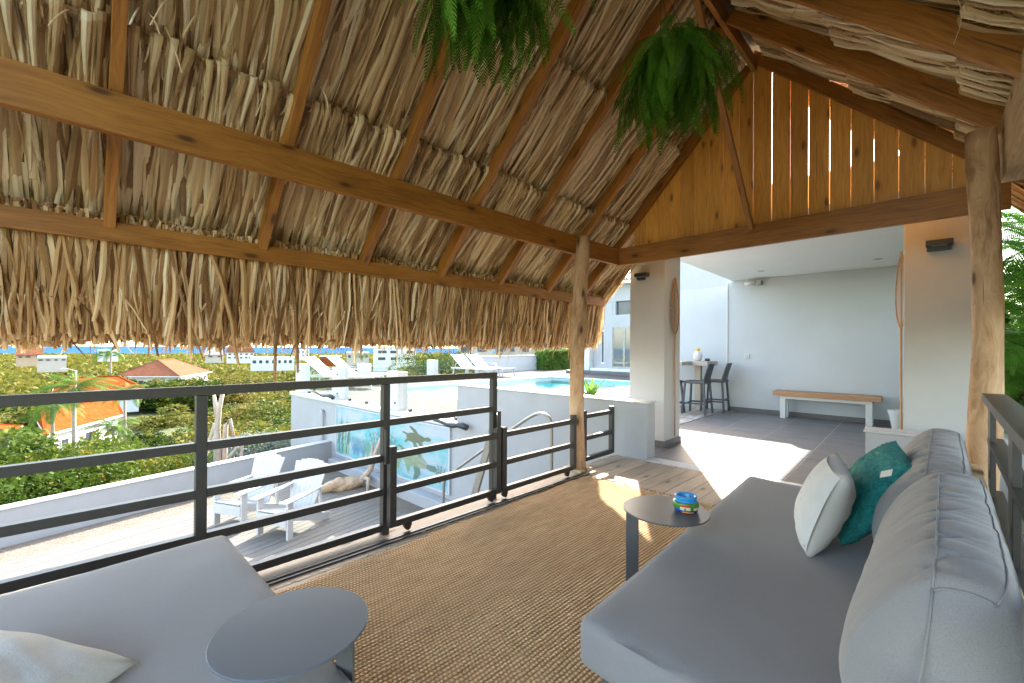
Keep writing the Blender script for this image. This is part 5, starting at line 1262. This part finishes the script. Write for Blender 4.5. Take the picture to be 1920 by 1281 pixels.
# =================================================================== VEGETATION
def leafcloud(n, radius, size, lumps=9, flat_=.75, seed=0, aspect=1.8):
    rn = np.random.default_rng(seed); lc = rn.normal(0, .45, (lumps, 3)); lc[:, 2] = np.abs(lc[:, 2])*.8+.25; lr = rn.uniform(.35, .6, lumps)
    k = rn.integers(0, lumps, n); d = rn.normal(0, 1, (n, 3)); d /= np.linalg.norm(d, axis=1)[:, None]; r = rn.uniform(.55, 1.08, (n, 1))**.6
    P = (lc[k]+d*lr[k][:, None]*r); P[:, 2] *= flat_; P = P[P[:, 2] > -.02]; n = len(P); P *= radius
    a = rn.normal(0, 1, (n, 3)); a[:, 2] = a[:, 2]*.6+.3; a /= np.linalg.norm(a, axis=1)[:, None]; b = np.cross(a, rn.normal(0, 1, (n, 3))); b /= np.linalg.norm(b, axis=1)[:, None]
    s = size*rn.uniform(.6, 1.4, (n, 1)); V = np.stack([P-a*s*aspect*.5, P+b*s*.5, P+a*s*aspect*.5, P-b*s*.5], 1)
    Q = np.arange(n*4).reshape(n, 4); UV = np.repeat(np.stack([np.zeros(n), rn.random(n)*50], -1), 4, axis=0)
    return V.reshape(-1, 3), Q, UV
def bushmesh(name, n, size, mat, seed, **k):
    v, q, uv = leafcloud(n, 1., size, seed=seed, **k); return fastmesh(name, v, q, mat, uv=uv, link=False)
near = [bushmesh('bush_leaves', 11000, .034, M['bushg'], 21+i, lumps=14) for i in range(3)]+[bushmesh('bush_leaves', 11000, .030, M['scrub'], 31+i, lumps=14) for i in range(3)]+[bushmesh('bush_leaves', 11000, .034, M['autumn'], 41+i, lumps=14) for i in range(2)]
midb = [bushmesh('bush_leaves', 3000, .065, M['bushg'], 51+i, lumps=11) for i in range(3)]+[bushmesh('bush_leaves', 3000, .065, M['scrub'], 61+i, lumps=11) for i in range(4)]
silv = bushmesh('bush_leaves', 12000, .034, M['silver'], 71, lumps=16)
def at(u, d):   # ground point seen at column u of the photo at distance d (world position on the terrain)
    r = F_+R_*(u-960)/F_PX; r = r/np.hypot(r[0], r[1]); return r[0]*d, r[1]*d
def put_bush(me, x, y, s, name='scrub_bush', label=None, cat_='bush', group=None, zoff=0, sz=None):
    z = float(terr_h(x, y)); o = bpy.data.objects.new(name, me); COL.objects.link(o); o.location = (x, y, z-.1*s+zoff); o.scale = (s, s, (sz or s)); o.rotation_euler[2] = random.uniform(0, 6.28)
    return tag(o, label, cat_, group)
random.seed(99)
# near bushes right behind the boundary wall
nb = [(at(40, 12.5), 1.5, 0), (at(130, 13.5), 1.5, 6), (at(230, 14.), 1.3, 1), (at(320, 15.0), 1.3, 3), (at(-60, 13), 1.7, 2), (at(80, 17), 1.9, 6), (at(180, 18), 1.8, 1), (at(300, 19), 1.8, 4), (at(0, 20), 2.1, 7), (at(370, 17), 1.3, 5), (at(420, 22), 2.0, 3), (at(480, 25), 2.3, 7), (at(530, 24), 2.4, 6), (at(440, 30), 2.6, 6), (at(545, 32), 2.8, 7), (at(240, 24), 2.2, 3), (at(130, 26), 2.2, 4), (at(350, 27), 2.2, 5), (at(40, 27), 2.4, 2), (at(-40, 20), 2.4, 0)]
ORD = ['leftmost', 'second from the left', 'third from the left', 'fourth from the left', 'fifth from the left', 'sixth from the left', 'seventh from the left', 'eighth from the left']
def nlab(k, p):
    c = 0 if k < 3 else (1 if k < 6 else 2); same = sorted([math.atan2(q[0][1], -q[0][0]) for q in nb if (0 if q[2] < 3 else (1 if q[2] < 6 else 2)) == c])
    return ['leafy green bush behind the boundary wall', 'dry olive scrub bush on the near slope', 'yellow and orange bush on the near slope'][c]+', '+ORD[same.index(math.atan2(p[1], -p[0]))]+' of its kind'
for p, s, k in nb:
    put_bush(near[k], p[0], p[1], s, label=nlab(k, p), group=['green bushes on the near slope', 'dry scrub bushes on the near slope', 'yellowing bushes on the near slope'][0 if k < 3 else (1 if k < 6 else 2)], zoff=.15)
p = at(500, 15.5); put_bush(silv, p[0], p[1], 1.6, 'silver_bush', 'rounded silvery green bush behind the boundary wall', 'bush', zoff=.55)
p = at(445, 14.2); put_bush(silv, p[0], p[1], .8, 'silver_bush', 'smaller silvery bush in front of the dead cactus', 'bush', zoff=.3)
# dead candelabra cactus
p = at(408, 13.6); z = float(terr_h(*p)); e = empty('dead_cactus', (p[0], p[1], z), 'dead grey candelabra cactus standing among the scrub', 'cactus')
ca = np.array([p[0], p[1], z]); rt = R_*np.array([1, 1, 0])
def limb(pts, r): MB().tube([ca+rt*a+np.array([0, 0, b*1.12-.1])+F_*c for a, b, c in pts], r, 8).build('limb', M['driftwood'], e, smooth=True)
limb([(0, -.2, 0), (.02, .9, 0), (.0, 1.6, 0), (.05, 2.1, 0), (.14, 2.45, 0)], [.10, .09, .075, .06, .045]); limb([(.0, 1.9, 0), (-.08, 2.2, .05), (-.12, 2.42, .05)], [.06, .05, .035])
limb([(.22, -.2, .1), (.12, .8, .1), (.16, 1.7, .1), (.26, 1.85, .1), (.42, 1.2, .1)], [.07, .07, .06, .05, .04]); limb([(-.5, .3, .1), (-.3, 1.0, 0), (-.05, 1.75, 0)], [.05, .05, .05])
limb([(-.3, .8, -.1), (0, .55, -.1), (.3, .9, -.1), (.62, 1.25, -.1)], [.05, .06, .05, .04]); limb([(.6, .2, 0), (.62, .9, 0), (.66, 1.3, 0)], [.05, .045, .03]); limb([(-.45, .1, .2), (-.1, .7, .2), (.2, .4, .2), (.5, .9, .2)], [.04, .05, .04, .03])
limb([(.35, -.2, -.2), (.4, .5, -.2), (.5, .8, -.2)], [.06, .05, .03])
# mid distance individual bushes (in view), shared labels per look
cnt = 0
houses_xy = []
def clear_of(x, y):
    for hx, hy, hr in houses_xy:
        if (x-hx)**2+(y-hy)**2 < hr*hr: return False
    return True
h1c = at(150, 50); h2c = at(315, 118); houses_xy = [(*h1c, 9.), (*h2c, 17), (*at(110, 43), 4), (*at(255, 85), 9), (*at(170, 95), 9), (*at(10, 55), 6)]
for k in range(285):
    d = 28*math.exp(random.random()*1.75); u = random.uniform(-120, 1010); x, y = at(u, d)
    if not clear_of(x, y): continue
    if 120 < u < 300 and 28 < d < 47: s_ = .6
    else: s_ = 1
    m_ = random.randrange(7); s = random.uniform(1.0, 2.1)*(1+d/75)*s_
    if u > 600: s *= .8
    put_bush(midb[m_], x, y, s*1.15, label='rounded green bush on the scrubby hillside' if m_ < 3 else 'dry olive yellow bush on the scrubby hillside', group='green bushes on the hillside' if m_ < 3 else 'dry bushes on the hillside', sz=s*.7)
for u, d, s_, k in ((70, 41, 1.7, 0), (110, 42, 1.6, 3), (150, 43, 1.7, 1), (195, 45, 1.9, 4), (240, 48, 2.1, 3), (275, 50, 2.2, 5), (60, 36, 1.8, 2), (20, 38, 2.0, 3), (-30, 40, 2.2, 1), (130, 36, 1.5, 4), (185, 37, 1.6, 0), (230, 40, 1.9, 5), (300, 44, 2.2, 1)):
    x, y = at(u, d); put_bush(midb[k], x, y, s_, label='rounded green bush on the scrubby hillside' if k < 3 else 'dry olive yellow bush on the scrubby hillside', group='green bushes on the hillside' if k < 3 else 'dry bushes on the hillside', zoff=.2)
for k in range(26):
    u = 185+k*9.5+random.uniform(-4, 4); x, y = at(u, random.uniform(117, 124)); put_bush(midb[k % 7], x, y, random.uniform(4., 5.2), label='rounded green bush on the scrubby hillside' if k % 7 < 3 else 'dry olive yellow bush on the scrubby hillside', group='green bushes on the hillside' if k % 7 < 3 else 'dry bushes on the hillside', zoff=1.6)
# far scrub mass as one object
N_ = 300000; dd = 12.5*np.exp(RNG.random(N_)**1.15*4.2); uu = RNG.uniform(-500, 1300, N_)
rx = F_[0]+R_[0]*(uu-960)/F_PX; ryy = F_[1]+R_[1]*(uu-960)/F_PX; rl = np.hypot(rx, ryy); X, Y = rx/rl*dd, ryy/rl*dd
clump = 1.2*np.sin(X*1.3+1.7*np.sin(Y*.9))*np.sin(Y*1.1+1.3*np.cos(X*.8))*(dd < 60)+np.sin(X*.35+np.sin(Y*.21)*2)*np.sin(Y*.31+np.cos(X*.17)*2)+.6*np.sin(X*.9+Y*.7)
ok = (X < np.interp(Y, [-3, 5], [-10.3, -11.6]))|(Y > 5.2)
for hx, hy, hr in houses_xy: ok &= ((X-hx)**2+(Y-hy)**2 > hr*hr)
hy_in = np.arctan2(Y, -X) < radians(52)
ok &= hy_in&~((X > -17.6)&(Y > 4.5))
Zt = terr_h(X, Y)+(.25+np.maximum(0, clump))*RNG.uniform(.1, 1., N_)*(.7+np.minimum(dd, 110)/75)+.05
P = np.stack([X, Y, Zt], -1)[ok]; dd2 = dd[ok]; n = len(P); a = RNG.normal(0, 1, (n, 3)); a[:, 2] *= .5; a /= np.linalg.norm(a, axis=1)[:, None]; b = np.cross(a, RNG.normal(0, 1, (n, 3))+np.array([0, 0, .0])); b /= np.linalg.norm(b, axis=1)[:, None]
s = (.06+dd2/240)[:, None]*RNG.uniform(.5, 1.4, (n, 1)); V = np.stack([P-a*s, P+b*s*.55, P+a*s, P-b*s*.55], 1).reshape(-1, 3)
o = fastmesh('distant_scrub', V, np.arange(n*4).reshape(n, 4), M['scrub'], uv=np.repeat(np.stack([np.zeros(n), RNG.random(n)*50], -1), 4, axis=0)); tag(o, 'dry green scrub covering the hillside', 'scrub', kind='stuff')

# coconut palms
PF = [frond(2.3, 30, random.uniform(.65, .95), .016, .5) for _ in range(3)]; PM = [fastmesh('frond', *(f[:2]), M['palm'], uv=f[2], link=False) for f in PF]
def palm(u, d, crown_v, s, label, nf=16):
    x, y = at(u, d); zb = float(terr_h(x, y)); r = F_; zc = 1.3-(crown_v-653)/F_PX*d*.93
    e = empty('coconut_palm', (x, y, zb), label, 'palm tree', 'coconut palms among the houses'); lean = random.uniform(-.4, .4)
    MB().tube([(x-lean, y, zb-.3), (x-lean*.6, y, zb+(zc-zb)*.5), (x, y, zc)], [.13*s, .10*s, .08*s], 8).build('trunk', M['trunk'], e, smooth=True)
    for k in range(nf):
        a = 2*pi*k/nf+random.uniform(-.2, .2); o = inst('frond', random.choice(PM), e, (x, y, zc)); o.rotation_euler = (random.gauss(0, .3), random.uniform(-.9, .4), a); q_ = s*random.uniform(.7, 1.0); o.scale = (q_,)*3
    mb = MB()
    for k in range(5): a = k*1.3; mb.lathe((x+.2*cos(a), y+.2*sin(a), zc-.3), [(0.02, 0), (.1, .08), (.1, .14), (.02, .24)], 6)
    mb.build('coconuts', M['trunk'], e)
palm(140, 33, 712, .95, 'tall bushy palm left of the orange roofed house', 22); palm(214, 38, 772, .85, 'palm with slender trunk in front of the orange roof', 18)
palm(100, 37, 735, 1.0, 'palm standing beside the bushy palm, its trunk before the house'); palm(235, 56, 722, 1.2, 'palm behind the orange roofed house'); palm(15, 40, 772, .9, 'palm at the picture edge left of the orange house')
palm(208, 150, 662, 2.4, 'distant palm in front of the white cube house', 14); palm(735-55, 120, 668, 1.5, 'distant palm behind the sun loungers', 12)

# houses
def gable_house(cor, zb, ze, zr, wallm, roofm, label, hip=True, windows=True):
    """cor: 4 ground corners (near corner first) counter-clockwise"""
    c = np.array(cor, float); ctr = c.mean(0); e = empty('hillside_house', (*ctr, zb), label, 'house'); ins = ctr+(c-ctr)*.88
    mb = MB(); vs = [(*p, zb) for p in ins]+[(*p, ze) for p in ins]; mb.add(vs, [(0, 3, 2, 1), (4, 5, 6, 7)]+[(i, (i+1) % 4, (i+1) % 4+4, i+4) for i in range(4)]); mb.build('wall', M[wallm], e)
    a = (c[0]+c[3])/2; b = (c[1]+c[2])/2; k = .28 if hip else 0; r0, r1 = a+(b-a)*k, b+(a-b)*k
    mb = MB(); vs = [(*p, ze) for p in c]+[(*r0, zr), (*r1, zr)]+[(*p, ze-.18) for p in c]
    mb.add(vs, [(0, 1, 5, 4), (2, 3, 4, 5), (1, 2, 5), (3, 0, 4), (6, 9, 8, 7)]+[(i, 6+i, 6+(i+1) % 4, (i+1) % 4) for i in range(4)]); rf = mb.build('roof', M[roofm], e)
    mb = MB(); mb.bar((*r0, zr+.03), (*r1, zr+.03), .3, .15)
    for p, r in ((c[0], r0), (c[3], r0), (c[1], r1), (c[2], r1)): mb.bar((*p, ze+.04), (*r, zr+.03), .22, .12)
    mb.build('ridge_tile', M[roofm], rf)
    mb = MB()
    for i in range(4): mb.bar((*(c[i]), ze-.09), (*(c[(i+1) % 4]), ze-.09), .06, .24)
    mb.build('fascia', M['white'], rf)
    for i in range(4):
        p, q = ins[i], ins[(i+1) % 4]; L = np.linalg.norm(q-p); nw = max(1, int(L/3.2)); dr = (q-p)/L; nrm = np.array([dr[1], -dr[0]])
        for k in range(nw):
            m0 = p+dr*L*(k+.5)/nw+nrm*.02; zz = ze-1.5; w = MB(); w.bar((*(m0-dr*.6), zz), (*(m0+dr*.6), zz), .06, 1.1); wo_ = w.build('window', M['white'], e); w = MB(); m1 = m0+nrm*.035; w.bar((*(m1-dr*.5), zz), (*(m1+dr*.5), zz), .04, .92); w.build('pane', M['window'], wo_)
    return e
def cr(u, v, ze):     # place a corner on the eave plane where the survey puts it
    r = F_+R_*(u-960)/F_PX-U_*(v-650.7)/F_PX; t = (ze-1.3)/r[2]; return (r[0]*t, r[1]*t)
ze = -7.3; c0, c1, c3 = np.array(cr(86, 816, ze)), np.array(cr(236, 776, ze)), np.array(cr(70, 790, ze)); c1 = c0+(c1-c0)*.95
gable_house([c0, c1, c1+(c3-c0)*1.0, c3], ze-3.2, ze, ze+1.75, 'white', 'terracotta', 'orange tiled house with white fascia below the hillside palms', hip=False)
ze = -5.6; c0, c1, c3 = np.array(cr(338, 706, ze)), np.array(cr(398, 697, ze)), np.array(cr(208, 706, ze))
gable_house([c0, c1, c1+(c3-c0), c3], ze-4.5, ze, ze+3.6, 'white', 'redtile', 'large house with faded red hipped roof in mid distance')
ze = -7.; c0 = np.array(at(0, 66)); gable_house([c0+np.array(q_) for q_ in ((0, -14), (0, 1), (-9, 1), (-9, -14))], ze-4.5, ze-.9, ze+.5, 'peach', 'terracotta', 'orange roof behind bushes at the left picture edge')
ze = -6.; c0 = np.array(at(165, 98)); gable_house([c0+np.array(q_) for q_ in ((0, -4), (0, 7), (-9, 7), (-9, -4))], ze-4, ze, ze+2.0, 'white', 'terracotta', 'house with bright orange roof behind the palms')
def block(u0, u1, vt, vb, d, wallm, label, roof=None, floors=1, nw=4, depth=12):
    p0, p1 = np.array(at(u0, d)), np.array(at(u1, d)); dr = (p1-p0)/np.linalg.norm(p1-p0); bk = np.array([-dr[1], dr[0]])
    if bk@p0 < 0: bk = -bk
    dd_ = d*np.mean([1/np.hypot(1, (u0-960)/F_PX), 1/np.hypot(1, (u1-960)/F_PX)]); zt = 1.3-(vt-653)/F_PX*dd_; zb_ = 1.3-(vb-653)/F_PX*dd_-2
    c = np.array([p0, p1, p1+bk*depth, p0+bk*depth]); ctr = c.mean(0); e = empty('distant_house', (*ctr, zb_), label, 'house')
    mb = MB(); vs = [(*p, zb_) for p in c]+[(*p, zt) for p in c]; mb.add(vs, [(0, 3, 2, 1), (4, 5, 6, 7)]+[(i, (i+1) % 4, (i+1) % 4+4, i+4) for i in range(4)]); mb.build('wall', M[wallm], e)
    ft = -bk; L = np.linalg.norm(p1-p0)
    for f in range(floors):
        zz = zt-(zt-zb_-2)*(f+.5)/floors; hh = (zt-zb_-2)/floors*.4
        for k in range(nw):
            m0 = p0+dr*L*(k+.5+random.uniform(-.15, .15))/nw+ft*.04; ww = L/nw*random.uniform(.18, .3)
            MB().bar((*(m0-dr*ww), zz), (*(m0+dr*ww), zz), .1, hh).build('window', M['window'], e)
    if roof:
        c2 = ctr+(c-ctr)*1.12; mb = MB(); vs = [(*p, zt+.05) for p in c2]+[(*(ctr-dr*L*.2), zt+d*.035), (*(ctr+dr*L*.2), zt+d*.035)]
        mb.add(vs, [(0, 1, 5, 4), (2, 3, 4, 5), (1, 2, 5), (3, 0, 4), (3, 2, 1, 0)]); mb.build('roof', M[roof], e)
    else:
        c2 = ctr+(c-ctr)*1.02; mb = MB(); vs = [(*p, zt+.02) for p in c2]+[(*p, zt+.35) for p in c2]; mb.add(vs, [(0, 3, 2, 1), (4, 5, 6, 7)]+[(i, (i+1) % 4, (i+1) % 4+4, i+4) for i in range(4)]); mb.build('parapet', M['white'], e)
    return e
block(30, 80, 671, 678, 170, 'peach', 'wide house with salmon hipped roof at the left edge', 'redtile', 1, 3); block(70, 125, 677, 683, 120, 'beige', 'low white flat roofed shed before the salmon roof')
block(183, 222, 662, 674, 260, 'white', 'white cube house behind the distant palm', None, 2, 3)

block(425, 476, 664, 677, 260, 'white', 'two storey white house with red roof on the ridge', 'redtile', 2, 5); block(385, 420, 669, 675, 230, 'beige', 'beige hipped house left of the two storey white house', 'beige', 1, 2)
block(470, 552, 674, 688, 190, 'white', 'long white flat roofed villa in mid distance', None, 1, 7); 
block(556, 580, 659, 672, 300, 'white', 'white house just right of the long villa, far off', None, 2, 3); block(600, 640, 671, 680, 200, 'terracotta', 'low house with orange roof behind the first lounger')
block(700, 780, 655, 680, 95, 'white', 'white flat roofed house behind the near loungers', None, 2, 3); block(650, 692, 664, 676, 160, 'beige', 'beige house beyond the glass balustrade')
block(858, 925, 640, 668, 60, 'beige', 'beige building with dark window behind the far loungers', None, 1, 2, 9); block(930, 1080, 638, 668, 66, 'beige', 'long beige terrace of houses behind the garden wall', None, 1, 7, 9)
# street lamp
x, y = at(143, 95); z = float(terr_h(x, y)); e = empty('street_lamp', (x, y, z), 'thin grey street lamp among the distant trees', 'street lamp')
MB().tube([(x, y, z), (x, y, z+9.5)], .09, 6).build('pole', M['white'], e); MB().tube([(x, y, z+9.4), (x-.2, y-1.2, z+9.8)], .06, 6).build('arm', M['white'], e); MB().box(x-.3, x-.1, y-1.7, y-1.1, z+9.7, z+9.85).build('lamp_head', M['white'], e)
# hedge and bushes behind garden wall
hv, hq, huv = [], [], []
n = 9000; P = np.stack([RNG.uniform(-16.9, -16.0, n), RNG.uniform(20.2, 23.9, n), RNG.uniform(0, 1.12, n)], -1); P[:, 0] -= (P[:, 1]-20)*.09
sh = RNG.random(n) < .65; P[sh, 0] = np.where(RNG.random(sh.sum()) < .7, -16.0-(P[sh, 1]-20)*.09, P[sh, 0]); tp = RNG.random(n) < .25; P[tp, 2] = 1.1+RNG.normal(0, .03, tp.sum()); P += RNG.normal(0, .05, (n, 3)); P = HF(P)
a = RNG.normal(0, 1, (n, 3)); a /= np.linalg.norm(a, axis=1)[:, None]; b = np.cross(a, RNG.normal(0, 1, (n, 3))); b /= np.linalg.norm(b, axis=1)[:, None]; s = .06
e = empty('clipped_hedge', Hp(-16.5, 22, 0), 'clipped green hedge at the end of the garden wall', 'hedge')
MB().box(-16.95, -16.25, 20.3, 23.8, 0, 1.02, HF).build('hedge_core', M['hedge'], e)
fastmesh('hedge_leaves', np.stack([P-a*s, P+b*s*.6, P+a*s, P-b*s*.6], 1).reshape(-1, 3), np.arange(n*4).reshape(n, 4), M['hedge'], e, np.repeat(np.stack([np.zeros(n), RNG.random(n)*50], -1), 4, axis=0))
for u, d, s, lab in ((812, 40, 2.4, 'round green tree behind the far post of the balustrade'), (840, 46, 2.4, 'green bush left of the beige building'), (965, 42, 1.5, 'small garden bush before the beige houses'), (1010, 45, 1.4, 'garden bush behind the hedge')):
    x, y = at(u, d); o = bpy.data.objects.new('garden_bush', near[0 if u < 900 else 1]); COL.objects.link(o); o.location = (x, y, -1.6 if u < 900 else -1.2); o.scale = (s,)*3; tag(o, lab, 'bush')

# right side: areca palm and broad leaves beyond the railing
MB_ = MB().box(.75, 6, -3, 4.6, -.6, -.35); tag(MB_.build('planting_bed', M['pebble']), 'dark soil bed right of the deck', kind='structure')
MB_ = MB().box(.68, .80, 4.2, 9.9, -.5, .42, HF); tag(MB_.build('planter_wall', M['wall']), 'low white planter wall right of the log post', 'wall')
MB_ = MB().box(.82, 8.0, 4.8, 16, -.5, .30, HF); tag(MB_.build('garden_soil', M['pebble']), 'dark gravel bed behind the planter wall', kind='structure')
AF = [frond(1.9, 40, random.uniform(.4, .7), .014, .36) for _ in range(3)]; AM = [fastmesh('frond', *(f[:2]), M['areca'], uv=f[2], link=False) for f in AF]
for cx, cy, nf, lab in ((.88, 6.6, 60, 'bright green areca palm right behind the log post'), (1.05, 8.3, 60, 'feathery areca palm behind the nearer one at the right picture edge'), (1.5, 10.5, 60, 'tallest areca palm at the back of the right bed')):
    e = empty('areca_palm', (cx, cy, .3), lab, 'palm', 'areca palms beside the pavilion')
    for k in range(6):
        a = k*1.05; bx, by = cx+.12*cos(a), cy+.15*sin(a); hh = random.uniform(.8, 2.2)
        MB().tube([(bx, by, .25), (bx+.1*cos(a), by+.1*sin(a), .3+hh)], [.03, .02], 7).build('cane', M['bamboo'], e, smooth=True)
    for k in range(nf):
        a = random.uniform(0, 6.28); q_ = random.uniform(.5, 1.0); tx_, ty_ = cx+1.7*q_*cos(a), cy+1.7*q_*sin(a)
        while tx_ < .03*ty_ and q_ > .15: q_ *= .8; tx_, ty_ = cx+1.7*q_*cos(a), cy+1.7*q_*sin(a)
        o = inst('frond', random.choice(AM), e, (cx+.1*cos(a), cy+.1*sin(a), .4+random.uniform(0, 2.7))); o.rotation_euler = (random.gauss(0, .3), random.uniform(-1.0, .2), a); o.scale = (q_,)*3
for cx, cy, s_, lab in ((1.9, 13.5, 2.2, 'dark green shrub filling the gap behind the areca palms'), (1.5, 9.3, 1.3, 'green shrub at the foot of the areca palms')):
    o = bpy.data.objects.new('garden_bush', near[0]); COL.objects.link(o); o.location = (cx, cy, .1); o.scale = (s_, s_, s_*1.3); tag(o, lab, 'bush')
e = empty('broad_leaf_plant', (.62, 4.2, 0), 'large glossy leaved plant beside the right railing', 'plant')
for k, (a, el, L, w, z0) in enumerate(((-1.9, .5, .62, .10, .75), (-1.3, .35, .6, .09, .62), (-2.3, .8, .6, .09, .8), (-.8, .7, .55, .08, .8), (2.5, .6, .6, .09, .7), (-1.6, .15, .5, .07, .5))):
    t = np.linspace(0, 1, 9); d = np.array([cos(a)*cos(el), sin(a)*cos(el), sin(el)]); C = np.array([np.array([.70, 4.35, z0])+d*L*x_+np.array([0, 0, -.25])*x_**2 for x_ in t])[None]
    wv = np.array([-sin(a), cos(a), .2])*w; Wd = (wv*(np.sin(pi*np.clip(t*.92+.05, 0, 1))**.7)[:, None])[None]; v_, q_, uv_ = strips(C, Wd, np.broadcast_to(np.array([0, 0, -.02]), C.shape)); fastmesh('leaf', v_, q_, M['banana'], e, uv_, smooth=True)
mb = MB()
for k in range(4): mb.tube([(.70, 4.35, -.3), (.7+.02*k, 4.35, .8)], .012, 6)
mb.build('stem', M['bamboo'], e)
